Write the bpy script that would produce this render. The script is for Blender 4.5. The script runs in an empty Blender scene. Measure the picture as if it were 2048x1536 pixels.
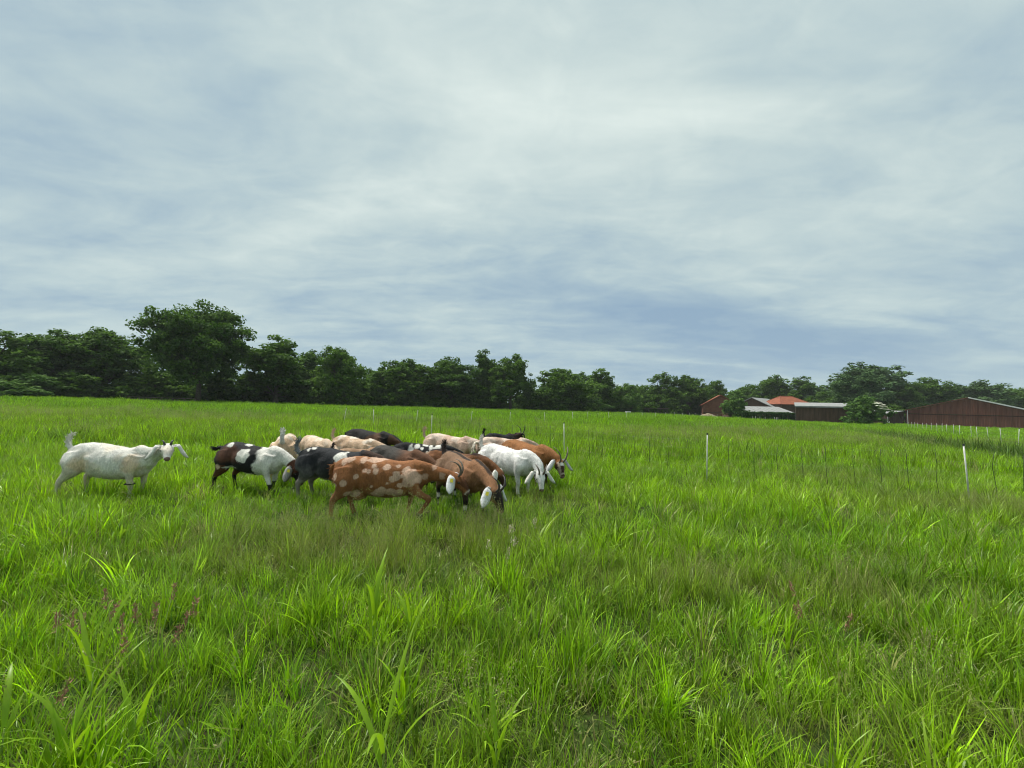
import bpy, math, random
import numpy as np
from mathutils import Vector, Matrix, Euler, noise as mnoise

# ------------------------------------------------------------------ camera, sky, sun, exposure
SC = bpy.context.scene
COL = SC.collection
R = math.radians
FPX = 820.0                     # focal length in photograph pixels (2048 wide)
EYE = 1.35

def terrain(x, y):
    """height of the pasture: falls gently to the right, with small hummocks"""
    x = np.asarray(x, float); y = np.asarray(y, float)
    xc = np.clip(x, -110, 110)
    z = -0.0085 * xc + 0.00003 * xc * xc - 0.002 * np.clip(y - 40, 0, 200)
    q = np.clip((xc - 22) / 35.0, 0, 1)
    z = z - 0.35 * q * q * (3 - 2 * q)
    w = np.clip((np.hypot(x, y) - 1.0) / 6.0, 0, 1)
    z = z + w * (0.022 * np.sin(x * 0.9 + 1.3) * np.cos(y * 0.7 + .4) + 0.03 * np.sin(x * 0.23 + y * 0.17))
    # the shallow ditch on the right
    t = np.clip((y - 9.0) / 42.0, 0, 1)
    dx = 15.0 + 20.5 * t ** 1.1
    inside = ((y > 6) & (y < 60)).astype(float)
    z = z - inside * 0.35 * np.exp(-((x - dx) / 1.1) ** 2)
    return z

def tz(x, y):
    return float(terrain(x, y))

cam_d = bpy.data.cameras.new('camera')
cam_d.sensor_width = 36.0
cam_d.lens = FPX / 2048 * 36.0
cam_d.clip_start = 0.05
cam_d.clip_end = 3000
cam = bpy.data.objects.new('camera', cam_d)
COL.objects.link(cam)
cam.location = (0, 0, EYE)
cam.matrix_world = (Matrix.Translation((0, 0, EYE)) @ Matrix.Rotation(R(90 + 2.8), 4, 'X')
                    @ Matrix.Rotation(R(1.26), 4, 'Z'))
SC.camera = cam

SUN_EL, SUN_AZ = 62.0, -58.0    # azimuth measured from the view direction (+Y), negative to the left

def nn(nt, kind, **kw):
    n = nt.nodes.new(kind)
    for k, v in kw.items():
        setattr(n, k, v)
    return n

def build_world():
    w = bpy.data.worlds.new('World')
    SC.world = w
    w.use_nodes = True
    nt = w.node_tree
    nt.nodes.clear()
    L = nt.links.new
    out = nn(nt, 'ShaderNodeOutputWorld')
    bg = nn(nt, 'ShaderNodeBackground')
    L(bg.outputs[0], out.inputs[0])
    sky = nn(nt, 'ShaderNodeTexSky', sky_type='NISHITA')
    sky.sun_disc = False
    sky.sun_elevation = R(SUN_EL)
    sky.sun_rotation = R(SUN_AZ)
    tc = nn(nt, 'ShaderNodeTexCoord')
    sep = nn(nt, 'ShaderNodeSeparateXYZ')
    L(tc.outputs['Generated'], sep.inputs[0])

    def math_(op, a, b=None, c=None):
        n = nn(nt, 'ShaderNodeMath', operation=op)
        for i, v in enumerate((a, b, c)):
            if v is None:
                continue
            if isinstance(v, (int, float)):
                n.inputs[i].default_value = v
            else:
                L(v, n.inputs[i])
        return n.outputs[0]
    zc = math_('ADD', math_('MAXIMUM', sep.outputs[2], 0.0), 0.17)
    px = math_('DIVIDE', sep.outputs[0], zc)
    py = math_('DIVIDE', sep.outputs[1], zc)
    comb = nn(nt, 'ShaderNodeCombineXYZ')
    L(px, comb.inputs[0]); L(py, comb.inputs[1])

    def noise_(rot, scl, loc, scale, detail, rough, dist):
        mp = nn(nt, 'ShaderNodeMapping')
        mp.inputs['Rotation'].default_value = (0, 0, R(rot))
        mp.inputs['Scale'].default_value = (scl[0], scl[1], 1)
        mp.inputs['Location'].default_value = (loc[0], loc[1], 0)
        L(comb.outputs[0], mp.inputs[0])
        n = nn(nt, 'ShaderNodeTexNoise')
        n.inputs['Scale'].default_value = scale
        n.inputs['Detail'].default_value = detail
        n.inputs['Roughness'].default_value = rough
        n.inputs['Distortion'].default_value = dist
        L(mp.outputs[0], n.inputs['Vector'])
        return n.outputs['Fac']
    n1 = noise_(38, (0.75, 1.35), (2.3, 1.1), 0.95, 7, 0.52, 0.5)
    n2 = noise_(30, (0.6, 1.5), (7.7, 3.1), 2.1, 8, 0.58, 0.5)
    n3 = noise_(12, (0.25, 1.2), (1.7, 9.1), 0.32, 3, 0.5, 0.2)

    n4 = noise_(50, (1.0, 1.25), (4.1, 6.3), 4.6, 6, 0.6, 0.8)

    def blob(cx, cy, rx, ry, rot=0.0):
        """an elongated bank of cloud in the plane of the cloud deck"""
        c, s = math.cos(R(rot)), math.sin(R(rot))
        ax = math_('SUBTRACT', px, cx); ay = math_('SUBTRACT', py, cy)
        u = math_('ADD', math_('MULTIPLY', ax, c / rx), math_('MULTIPLY', ay, s / rx))
        v = math_('ADD', math_('MULTIPLY', ax, -s / ry), math_('MULTIPLY', ay, c / ry))
        d = math_('ADD', math_('MULTIPLY', u, u), math_('MULTIPLY', v, v))
        return math_('POWER', 2.71828, math_('MULTIPLY', d, -1.0))

    v = math_('MULTIPLY_ADD', n1, 0.80, 0.095)
    v = math_('ADD', v, math_('MULTIPLY_ADD', n2, 0.75, -0.375))
    v = math_('ADD', v, math_('MULTIPLY_ADD', sep.outputs[2], 0.42, -0.17))
    v = math_('ADD', v, math_('MULTIPLY_ADD', n3, 0.7, -0.35))
    v = math_('SUBTRACT', v, math_('MULTIPLY', blob(1.25, 2.55, 1.1, 0.42, 8), 0.22))
    v = math_('SUBTRACT', v, math_('MULTIPLY', blob(2.1, 2.9, 1.2, 0.4, 10), 0.17))
    v = math_('ADD', v, math_('MULTIPLY', blob(0.22, 1.15, 0.65, 0.45, -20), 0.16))
    v = math_('ADD', v, math_('MULTIPLY', blob(-0.85, 1.6, 0.75, 0.15, -26), 0.22))
    v = math_('ADD', v, math_('MULTIPLY', blob(2.0, 1.85, 0.6, 0.22, -30), 0.18))
    v = math_('ADD', v, math_('MULTIPLY_ADD', n4, 0.34, -0.17))
    ramp = nn(nt, 'ShaderNodeValToRGB')
    cr = ramp.color_ramp
    cr.interpolation = 'B_SPLINE'
    cr.elements[0].position = 0.05; cr.elements[0].color = (0.27, 0.395, 0.525, 1)
    cr.elements[1].position = 0.95; cr.elements[1].color = (0.76, 0.85, 0.81, 1)
    for p, c in ((0.3, (0.375, 0.50, 0.575, 1)), (0.5, (0.485, 0.605, 0.625, 1)), (0.7, (0.60, 0.705, 0.69, 1))):
        e = cr.elements.new(p); e.color = c
    L(v, ramp.inputs[0])
    # lighter band of thin haze near the horizon
    hz = math_('POWER', math_('SUBTRACT', 1.0, math_('MAXIMUM', sep.outputs[2], 0.0)), 9.0)
    mixh = nn(nt, 'ShaderNodeMix', data_type='RGBA')
    L(math_('MULTIPLY', hz, 0.33), mixh.inputs[0])
    L(ramp.outputs[0], mixh.inputs[6])
    mixh.inputs[7].default_value = (0.53, 0.67, 0.71, 1)
    # clouds over the clear sky
    sk = nn(nt, 'ShaderNodeMix', data_type='RGBA', blend_type='MULTIPLY')
    sk.inputs[0].default_value = 1.0
    L(sky.outputs[0], sk.inputs[6])
    sk.inputs[7].default_value = (0.09, 0.09, 0.09, 1)
    mixc = nn(nt, 'ShaderNodeMix', data_type='RGBA')
    mixc.inputs[0].default_value = 0.96
    L(sk.outputs[2], mixc.inputs[6])
    L(mixh.outputs[2], mixc.inputs[7])
    L(mixc.outputs[2], bg.inputs[0])
    bg.inputs[1].default_value = 0.292
build_world()

sun_d = bpy.data.lights.new('sun', 'SUN')
sun_d.energy = 1.5
sun_d.angle = R(11)
sun_d.color = (1.0, 0.955, 0.88)
sun = bpy.data.objects.new('sun', sun_d)
COL.objects.link(sun)
sd = Vector((math.sin(R(SUN_AZ)) * math.cos(R(SUN_EL)), math.cos(R(SUN_AZ)) * math.cos(R(SUN_EL)), math.sin(R(SUN_EL))))
sun.rotation_euler = sd.to_track_quat('Z', 'Y').to_euler()

SC.view_settings.view_transform = 'Standard'
SC.view_settings.look = 'None'
SC.view_settings.gamma = 1
SC.view_settings.use_curve_mapping = False
SC.view_settings.exposure = 1.85
SC.cycles.max_bounces = 4
SC.cycles.diffuse_bounces = 2
SC.cycles.glossy_bounces = 2
SC.cycles.transmission_bounces = 2
SC.cycles.transparent_max_bounces = 6
SC.cycles.volume_bounces = 0
SC.cycles.use_denoising = True
SC.cycles.filter_width = 1.05
SC.cycles.use_adaptive_sampling = True
SC.cycles.adaptive_threshold = 0.02

rng = np.random.default_rng(11)
random.seed(5)
GRASS = True

# ------------------------------------------------------------------ helpers
def tag(o, label=None, cat=None, group=None, kind=None):
    if label: o['label'] = label
    if cat: o['category'] = cat
    if group: o['group'] = group
    if kind: o['kind'] = kind
    return o

def empty(name, loc=(0, 0, 0), rz=0.0, label=None, cat=None, group=None):
    o = bpy.data.objects.new(name, None)
    o.empty_display_size = 0.2
    COL.objects.link(o)
    o.location = loc
    o.rotation_euler = (0, 0, rz)
    return tag(o, label, cat, group)

def link(name, me, mat=None, parent=None, smooth=False):
    if mat is not None and not me.materials:
        me.materials.append(mat)
    o = bpy.data.objects.new(name, me)
    COL.objects.link(o)
    if parent is not None:
        o.parent = parent
    if smooth and len(me.polygons):
        me.polygons.foreach_set('use_smooth', np.ones(len(me.polygons), bool))
    return o

def pymesh(name, v, f):
    me = bpy.data.meshes.new(name)
    me.from_pydata([tuple(map(float, p)) for p in v], [], [tuple(map(int, q)) for q in f])
    me.update()
    return me

def npmesh(name, v, faces, k):
    """mesh of faces that all have k corners, from numpy arrays"""
    me = bpy.data.meshes.new(name)
    v = np.ascontiguousarray(v, np.float32); faces = np.ascontiguousarray(faces, np.int32).reshape(-1, k)
    me.vertices.add(len(v)); me.vertices.foreach_set('co', v.ravel())
    n = len(faces)
    me.loops.add(n * k); me.loops.foreach_set('vertex_index', faces.ravel())
    me.polygons.add(n)
    me.polygons.foreach_set('loop_start', np.arange(0, n * k, k, dtype=np.int32))
    me.update(calc_edges=True)
    return me

class MB:
    """collects pieces of geometry for one mesh"""
    def __init__(self):
        self.v = []; self.f = []
    def add(self, v, f):
        o = len(self.v)
        self.v += [tuple(p) for p in v]
        self.f += [tuple(i + o for i in q) for q in f]
    def box(self, x0, x1, y0, y1, z0, z1):
        self.add([(x0, y0, z0), (x1, y0, z0), (x1, y1, z0), (x0, y1, z0), (x0, y0, z1), (x1, y0, z1), (x1, y1, z1), (x0, y1, z1)],
                 [(0, 3, 2, 1), (4, 5, 6, 7), (0, 1, 5, 4), (1, 2, 6, 5), (2, 3, 7, 6), (3, 0, 4, 7)])
    def slab(self, quad, t):
        """a quad given thickness t along its normal"""
        q = [Vector(p) for p in quad]
        n = (q[1] - q[0]).cross(q[2] - q[0]).normalized() * t
        self.add(q + [p + n for p in q], [(3, 2, 1, 0), (4, 5, 6, 7), (0, 1, 5, 4), (1, 2, 6, 5), (2, 3, 7, 6), (3, 0, 4, 7)])
    def tube(self, pts, rad, seg=8, cap=True):
        pts = [Vector(p) for p in pts]
        if not hasattr(rad, '__len__'):
            rad = [rad] * len(pts)
        o = len(self.v)
        prev = None
        for i, p in enumerate(pts):
            t = (pts[min(i + 1, len(pts) - 1)] - pts[max(i - 1, 0)]).normalized()
            if prev is None:
                a = Vector((0, 0, 1)) if abs(t.z) < .9 else Vector((1, 0, 0))
                s = t.cross(a).normalized()
            else:
                s = (prev - t * prev.dot(t)).normalized()
            prev = s
            u = t.cross(s)
            for k in range(seg):
                an = 2 * math.pi * k / seg
                self.v.append(tuple(p + (s * math.cos(an) + u * math.sin(an)) * rad[i]))
        for i in range(len(pts) - 1):
            for k in range(seg):
                a = o + i * seg + k; b = o + i * seg + (k + 1) % seg
                self.f.append((a, b, b + seg, a + seg))
        if cap:
            self.f.append(tuple(o + k for k in range(seg))[::-1])
            e = o + (len(pts) - 1) * seg
            self.f.append(tuple(e + k for k in range(seg)))
    def build(self, name, mat=None, parent=None, smooth=False):
        return link(name, pymesh(name, self.v, self.f), mat, parent, smooth)

# ------------------------------------------------------------------ materials
def mat(name, color, rough=0.8, spec=0.3, noise_amt=0.0, noise_scale=6.0, bump=0.0, bump_scale=60.0, color2=None, stretch=(1, 1, 1), coord='Object'):
    m = bpy.data.materials.new(name)
    m.use_nodes = True
    nt = m.node_tree
    b = nt.nodes['Principled BSDF']
    b.inputs['Base Color'].default_value = (*color, 1)
    b.inputs['Roughness'].default_value = rough
    b.inputs['Specular IOR Level'].default_value = spec
    L = nt.links.new
    if noise_amt or bump:
        tc = nn(nt, 'ShaderNodeTexCoord')
        mp = nn(nt, 'ShaderNodeMapping')
        mp.inputs['Scale'].default_value = stretch
        L(tc.outputs[coord], mp.inputs[0])
    if noise_amt:
        n = nn(nt, 'ShaderNodeTexNoise')
        n.inputs['Scale'].default_value = noise_scale
        n.inputs['Detail'].default_value = 6
        n.inputs['Roughness'].default_value = 0.6
        L(mp.outputs[0], n.inputs['Vector'])
        r = nn(nt, 'ShaderNodeMapRange')
        r.inputs[1].default_value = 0.32; r.inputs[2].default_value = 0.68
        L(n.outputs['Fac'], r.inputs[0])
        mx = nn(nt, 'ShaderNodeMix', data_type='RGBA')
        c2 = color2 or tuple(c * (1 - noise_amt) for c in color)
        mx.inputs[6].default_value = (*color, 1)
        mx.inputs[7].default_value = (*c2, 1)
        L(r.outputs[0], mx.inputs[0])
        L(mx.outputs[2], b.inputs['Base Color'])
    if bump:
        n2 = nn(nt, 'ShaderNodeTexNoise')
        n2.inputs['Scale'].default_value = bump_scale
        n2.inputs['Detail'].default_value = 4
        L(mp.outputs[0], n2.inputs['Vector'])
        bp = nn(nt, 'ShaderNodeBump')
        bp.inputs['Strength'].default_value = bump
        bp.inputs['Distance'].default_value = 0.02
        L(n2.outputs['Fac'], bp.inputs['Height'])
        L(bp.outputs[0], b.inputs['Normal'])
    return m

def leaf_mat(name, c1, c2, trans=0.3, rough=0.75):
    """foliage: per-leaf colour between c1 and c2, some light passing through"""
    m = bpy.data.materials.new(name)
    m.use_nodes = True
    nt = m.node_tree; L = nt.links.new
    b = nt.nodes['Principled BSDF']; out = nt.nodes['Material Output']
    at = nn(nt, 'ShaderNodeAttribute'); at.attribute_name = 'leafv'
    oi = nn(nt, 'ShaderNodeObjectInfo')
    ad = nn(nt, 'ShaderNodeMath', operation='MULTIPLY_ADD')
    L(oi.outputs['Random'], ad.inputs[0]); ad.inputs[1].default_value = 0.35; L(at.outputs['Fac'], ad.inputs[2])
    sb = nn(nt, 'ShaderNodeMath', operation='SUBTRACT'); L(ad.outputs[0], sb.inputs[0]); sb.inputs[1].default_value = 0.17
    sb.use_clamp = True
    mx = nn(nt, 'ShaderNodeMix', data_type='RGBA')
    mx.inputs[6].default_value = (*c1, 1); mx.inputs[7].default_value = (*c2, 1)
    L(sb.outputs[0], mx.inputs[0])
    L(mx.outputs[2], b.inputs['Base Color'])
    b.inputs['Roughness'].default_value = rough
    b.inputs['Specular IOR Level'].default_value = 0.12
    tr = nn(nt, 'ShaderNodeBsdfTranslucent')
    L(mx.outputs[2], tr.inputs[0])
    ms = nn(nt, 'ShaderNodeMixShader'); ms.inputs[0].default_value = trans
    L(b.outputs[0], ms.inputs[1]); L(tr.outputs[0], ms.inputs[2])
    L(ms.outputs[0], out.inputs[0])
    return m

M = {}
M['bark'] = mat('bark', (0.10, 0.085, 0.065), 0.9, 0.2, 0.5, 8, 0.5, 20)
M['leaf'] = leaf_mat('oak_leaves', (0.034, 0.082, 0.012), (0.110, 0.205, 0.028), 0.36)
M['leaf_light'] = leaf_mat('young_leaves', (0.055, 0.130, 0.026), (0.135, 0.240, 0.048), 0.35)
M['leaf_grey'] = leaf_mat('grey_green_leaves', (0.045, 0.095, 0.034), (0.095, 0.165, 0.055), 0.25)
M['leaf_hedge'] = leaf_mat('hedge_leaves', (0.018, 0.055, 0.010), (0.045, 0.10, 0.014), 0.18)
M['flower'] = mat('elder_blossom', (0.62, 0.64, 0.48), 0.8, 0.2)

# ------------------------------------------------------------------ ground
def build_ground():
    m = bpy.data.materials.new('pasture_soil')
    m.use_nodes = True
    nt = m.node_tree; L = nt.links.new
    b = nt.nodes['Principled BSDF']
    tc = nn(nt, 'ShaderNodeTexCoord')
    n1 = nn(nt, 'ShaderNodeTexNoise'); n1.inputs['Scale'].default_value = 0.35; n1.inputs['Detail'].default_value = 8
    n2 = nn(nt, 'ShaderNodeTexNoise'); n2.inputs['Scale'].default_value = 9; n2.inputs['Detail'].default_value = 6
    L(tc.outputs['Object'], n1.inputs['Vector']); L(tc.outputs['Object'], n2.inputs['Vector'])
    mx = nn(nt, 'ShaderNodeMix', data_type='RGBA')
    mx.inputs[6].default_value = (0.030, 0.055, 0.010, 1); mx.inputs[7].default_value = (0.045, 0.080, 0.014, 1)
    L(n1.outputs['Fac'], mx.inputs[0])
    mx2 = nn(nt, 'ShaderNodeMix', data_type='RGBA')
    r = nn(nt, 'ShaderNodeMapRange'); r.inputs[1].default_value = 0.45; r.inputs[2].default_value = 0.7
    L(n2.outputs['Fac'], r.inputs[0])
    L(r.outputs[0], mx2.inputs[0]); L(mx.outputs[2], mx2.inputs[6]); mx2.inputs[7].default_value = (0.045, 0.038, 0.020, 1)
    L(mx2.outputs[2], b.inputs['Base Color'])
    b.inputs['Roughness'].default_value = 0.95
    b.inputs['Specular IOR Level'].default_value = 0.1
    bp = nn(nt, 'ShaderNodeBump'); bp.inputs['Strength'].default_value = 0.8; bp.inputs['Distance'].default_value = 0.05
    L(n2.outputs['Fac'], bp.inputs['Height']); L(bp.outputs[0], b.inputs['Normal'])
    # a fan of cells, finer near the camera
    ys = np.concatenate([np.arange(-12, 14, 0.5), np.arange(14, 60, 1.5), np.arange(60, 200, 6), np.array([240, 320, 480, 800, 1400, 2200])])
    xs = np.concatenate([-np.array([2200, 1200, 600, 300, 200, 150, 120]), np.arange(-100, -16, 3), np.arange(-16, 22, 0.6), np.arange(22, 40, 0.9),
                         np.arange(40, 101, 3), np.array([120, 150, 200, 300, 600, 1200, 2200])])
    X, Y = np.meshgrid(xs, ys)
    Z = terrain(X, Y)
    v = np.stack([X, Y, Z], -1).reshape(-1, 3)
    nx, ny = len(xs), len(ys)
    i = (np.arange(ny - 1)[:, None] * nx + np.arange(nx - 1)[None]).ravel()
    f = np.stack([i, i + 1, i + nx + 1, i + nx], -1)
    o = link('ground', npmesh('ground', v, f, 4), m, smooth=True)
    tag(o, 'gently sloping pasture ground under the grass', None, kind='structure')
build_ground()

# ------------------------------------------------------------------ trees
def leaf_cloud(centers, radii, per, size, r, squash=0.8, outward=None):
    """leaf-sized quads scattered in clumps; returns verts, quads, leaf value"""
    P = []; S = []; V = []; N = []
    for c, rad in zip(centers, radii):
        n = max(4, int(per * (rad ** 1.6)))
        d = r.normal(size=(n, 3)); d /= np.linalg.norm(d, axis=1)[:, None]
        rr = rad * (r.random(n) ** 0.45)[:, None]
        p = d * rr * np.array([1, 1, squash]) + c
        P.append(p)
        S.append(size * r.uniform(0.65, 1.35, n))
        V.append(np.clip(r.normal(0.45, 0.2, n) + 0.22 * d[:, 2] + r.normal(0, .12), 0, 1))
        nn_ = d * 0.6 + r.normal(size=(n, 3)) * 0.7 + np.array([0, 0, .35])
        N.append(nn_ / np.linalg.norm(nn_, axis=1)[:, None])
    P = np.concatenate(P); S = np.concatenate(S); V = np.concatenate(V); N = np.concatenate(N)
    t = np.cross(N, r.normal(size=N.shape)); t /= np.linalg.norm(t, axis=1)[:, None] + 1e-9
    b = np.cross(N, t)
    s = S[:, None]
    q = np.stack([P - t * s * 0.62, P + b * s * 0.36 + N * s * .08, P + t * s * 0.62 - N * s * .06, P - b * s * 0.36 + N * s * .08], 1)
    f = np.arange(len(P) * 4).reshape(-1, 4)
    return q.reshape(-1, 3), f, np.repeat(V, 4)

def leaf_mesh(name, v, f, val, material):
    me = npmesh(name, v, f, 4)
    a = me.attributes.new('leafv', 'FLOAT', 'POINT')
    a.data.foreach_set('value', val.astype(np.float32))
    me.materials.append(material)
    return me

def tree_protos():
    """prototype (trunk mesh, crown mesh, nominal height, nominal width); trees stand at z=0"""
    out = {}
    def make(key, h, w, trunk_h, seed, nl, per, leaf, material, lobes=9, low=False, size=0.36, gap=1.0, flat=0.8):
        r = np.random.default_rng(seed)
        mb = MB()
        rt = 0.021 * h
        lean = r.normal(0, .02, 2) * h
        top = np.array([lean[0], lean[1], h * 0.72])
        tp = [np.array([0, 0, -0.3]), np.array([lean[0] * .2, lean[1] * .2, trunk_h * .6]), np.array([lean[0] * .5, lean[1] * .5, trunk_h * 1.15]),
              np.array([lean[0] * .8, lean[1] * .8, h * .55]), top]
        mb.tube(tp, [rt * 1.45, rt, rt * .8, rt * .45, rt * .12], 8)
        # lobes of the crown
        cz = (trunk_h + h) / 2
        L_ = []
        for i in range(lobes):
            a = 2 * math.pi * (i + r.random() * .7) / lobes * 1.618 * 1.0
            rad = w / 2 * r.uniform(.25, .62)
            zz = trunk_h + (h - trunk_h) * r.uniform(0.12 if not low else 0.03, 0.80)
            k = 1.0 - max(0, (zz - cz) / (h - cz)) * .75
            L_.append((np.array([math.cos(a) * rad * k, math.sin(a) * rad * k, zz]), w * r.uniform(.15, .25)))
        L_.append((np.array([lean[0], lean[1], h - w * .17]), w * .19))
        L_.append((np.array([0, 0, cz]), w * .27))
        C = []; RR = []
        for c, rad in L_:
            # limb towards the lobe
            st = tp[2] if c[2] < h * .6 else tp[3]
            mid = (st + c) / 2 + r.normal(0, .05, 3) * w
            mb.tube([st, mid, c], [rt * .42, rt * .25, rt * .06], 5, cap=False)
            n = int(nl * (rad / (w * .2)) ** 2)
            d = r.normal(size=(n, 3)); d /= np.linalg.norm(d, axis=1)[:, None]
            p = c + d * (rad * r.uniform(.55, 1.12, n))[:, None] * np.array([1, 1, flat])
            p = p[p[:, 2] > (trunk_h * .75 if not low else 0.2)]
            C.append(p); RR.append(r.uniform(.055, .10, len(p)) * w * gap)
            for q in p[:5]:
                mb.tube([c, (c + q) / 2 + r.normal(0, .02, 3) * w, q], [rt * .1, rt * .06, rt * .03], 4, cap=False)
        C = np.concatenate(C); RR = np.concatenate(RR)
        v, f, val = leaf_cloud(C, RR, per, size, r)
        tm = pymesh(key + '_wood', mb.v, mb.f); tm.materials.append(M['bark'])
        tm.polygons.foreach_set('use_smooth', np.ones(len(tm.polygons), bool))
        out[key] = (tm, leaf_mesh(key + '_foliage', v, f, val, material), h, w)
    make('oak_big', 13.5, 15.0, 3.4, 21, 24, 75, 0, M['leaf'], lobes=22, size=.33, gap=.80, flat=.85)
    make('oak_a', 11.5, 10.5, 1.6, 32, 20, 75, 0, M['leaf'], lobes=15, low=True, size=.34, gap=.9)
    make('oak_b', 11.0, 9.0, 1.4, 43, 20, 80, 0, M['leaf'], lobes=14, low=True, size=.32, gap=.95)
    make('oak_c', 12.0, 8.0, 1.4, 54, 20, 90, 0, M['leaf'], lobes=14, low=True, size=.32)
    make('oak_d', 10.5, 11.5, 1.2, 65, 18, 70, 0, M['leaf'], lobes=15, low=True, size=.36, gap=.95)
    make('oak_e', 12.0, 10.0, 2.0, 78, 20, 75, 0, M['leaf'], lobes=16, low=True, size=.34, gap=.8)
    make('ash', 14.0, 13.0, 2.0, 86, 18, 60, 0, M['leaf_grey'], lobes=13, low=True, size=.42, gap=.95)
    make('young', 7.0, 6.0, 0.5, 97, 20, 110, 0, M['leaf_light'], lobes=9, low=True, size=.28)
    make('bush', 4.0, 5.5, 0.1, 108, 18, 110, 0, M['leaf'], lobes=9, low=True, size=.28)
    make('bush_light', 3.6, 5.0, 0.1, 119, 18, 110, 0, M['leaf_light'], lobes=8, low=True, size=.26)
    return out
PROTO = tree_protos()
HORIZ = lambda px: 808 + 0.022 * (px - 1024)

def place_tree(px, top, d, wpx, key, label, rz, name='oak_tree', group='trees along the field edge', cat='tree'):
    """stand a tree of the right height where it grows, d metres out in the field"""
    x = (px - 1024) / FPX * d
    z0 = tz(x, d)
    h = EYE + (HORIZ(px) - top) / FPX * d - z0
    w = wpx * 1.17 / FPX * d
    tm, cm, ph, pw = PROTO[key]
    e = empty(name, (x, d, z0), rz, label, cat, group)
    e.scale = (w / pw, w / pw, h / ph)
    link('trunk', tm, None, e)
    link('crown', cm, None, e)
    return e

TREES = [
 (-14, 652, 50, 150, 'oak_b', 'tree at the end of the wood beside the low bushes, crown cut by the frame', 0.4),
 (108, 662, 57, 160, 'oak_a', 'broad dark oak two crowns away from the tallest oak', 1.9),
 (206, 649, 60, 150, 'oak_e', 'dark oak with a ragged peak standing next to the tallest oak', 3.3),
 (398, 612, 58, 188, 'oak_big', 'tallest spreading oak with bare pale trunk and sky showing through', 0.9),
 (552, 674, 65, 135, 'oak_c', 'dense dark oak just past the tallest oak, rounded top', 2.2),
 (612, 700, 76, 90, 'oak_b', 'oak half hidden behind the two dense dark oaks past the tallest', 4.1),
 (668, 696, 70, 118, 'oak_d', 'rounded oak ending the tall run before the dip in the tree line', 5.1),
 (746, 738, 86, 90, 'oak_b', 'low tree filling the dip in the tree line', 0.2),
 (806, 712, 80, 122, 'oak_e', 'loose crowned oak just past the dip in the tree line', 1.2),
 (900, 716, 84, 115, 'oak_a', 'flat topped oak between the loose crowned oak and the twin crowns', 2.9),
 (966, 700, 88, 62, 'oak_c', 'narrow oak forming the first of the twin crowns', 4.4),
 (1022, 703, 86, 92, 'oak_e', 'broad oak forming the second of the twin crowns', 0.3),
 (1120, 739, 92, 135, 'oak_d', 'wide low oak beside the twin crowns', 3.8),
 (1203, 738, 98, 70, 'oak_c', 'oak with a pointed dark crown at the end of the wide low group', 5.6),
 (1162, 746, 105, 80, 'oak_b', 'lighter oak tucked behind the wide low oak', 2.0),
 (1252, 768, 112, 80, 'oak_a', 'lowest oak in the hollow before the pair by the timber shelter', 1.0),
 (1322, 746, 108, 84, 'oak_b', 'first oak of the pair above the low timber shelter', 2.4),
 (1376, 747, 108, 84, 'oak_e', 'second oak of the pair above the low timber shelter, beside the brick house', 4.0),
 (1432, 763, 118, 66, 'oak_d', 'small crowned oak rising behind the brick house', 0.7),
 (1545, 747, 122, 84, 'oak_e', 'oak rising behind the grey roof and the orange tiled roof', 5.2),
 (1604, 754, 124, 70, 'oak_c', 'dark oak just behind the orange tiled hip roof', 3.1),
 (1500, 770, 128, 80, 'oak_a', 'low oak behind the round tree and the grey roof', 1.5),
 (1745, 727, 112, 165, 'ash', 'tallest tree behind the elder bush, airy crown', 0.5),
 (1672, 760, 108, 84, 'oak_b', 'dark tree rising behind the end of the brown plank shed', 2.7),
 (1800, 770, 104, 80, 'oak_d', 'dark tree standing behind the low annex of the red barn', 4.6),
 (1852, 757, 108, 108, 'oak_a', 'rounded tree above the left slope of the red barn', 0.1),
 (1936, 762, 112, 120, 'ash', 'pale flat crowned tree behind the ridge of the red barn', 2.1),
 (2000, 772, 116, 100, 'oak_a', 'tree behind the white verge of the red barn roof', 3.6),
 (2062, 778, 116, 90, 'oak_d', 'last tree beyond the red barn, crown cut by the frame', 5.0),
]
for (px, top, d, wpx, key, label, rz) in TREES:
    place_tree(px, top, d, wpx, key, label, rz, 'ash_tree' if key == 'ash' else 'oak_tree')
place_tree(1712, 744, 92, 105, 'ash', 'grey green willow-like tree standing in front of the tallest far tree', 3.0, 'willow_tree')
place_tree(1472, 781, 84, 58, 'young', 'small round tree standing at the end of the hedge', 1.0, 'round_tree')
place_tree(1262, 770, 96, 44, 'young', 'small pale young tree standing before the wood near the white trough', 2.0, 'young_tree')
elder = place_tree(1733, 796, 68, 74, 'bush_light', 'elder bush with creamy white blossom beside the brown plank shed', 0.6, 'elder_bush', None, 'bush')
# bushes along the foot of the wood
BUSH = [(60, 752, 50), (10, 765, 47), (160, 748, 55), (255, 755, 59), (310, 748, 62), (345, 760, 64), (440, 752, 64), (500, 748, 66), (565, 755, 68),
        (620, 758, 70), (690, 760, 74), (735, 765, 76), (780, 768, 78), (850, 768, 82), (920, 772, 85), (990, 775, 87), (1060, 778, 90), (1100, 788, 90), (1150, 785, 94),
        (1190, 800, 92), (1230, 795, 98), (1290, 790, 104), (1345, 795, 104), (1400, 795, 112), (1625, 798, 105), (1660, 800, 100), (1775, 812, 84), (880, 764, 83), (820, 766, 79), (955, 770, 86)]
for i, (px, top, d) in enumerate(BUSH):
    place_tree(px, top, d, 95 * 62 / d, 'bush_light' if i in (0, 1, 19) else 'bush', ('pale green leafy bush at the foot of the wood edge' if i in (0, 1, 19) else 'dense dark leafy bush at the foot of the wood edge'), i * 1.37, 'wood_edge_bush', 'bushes at the foot of the wood', 'bush')

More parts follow.
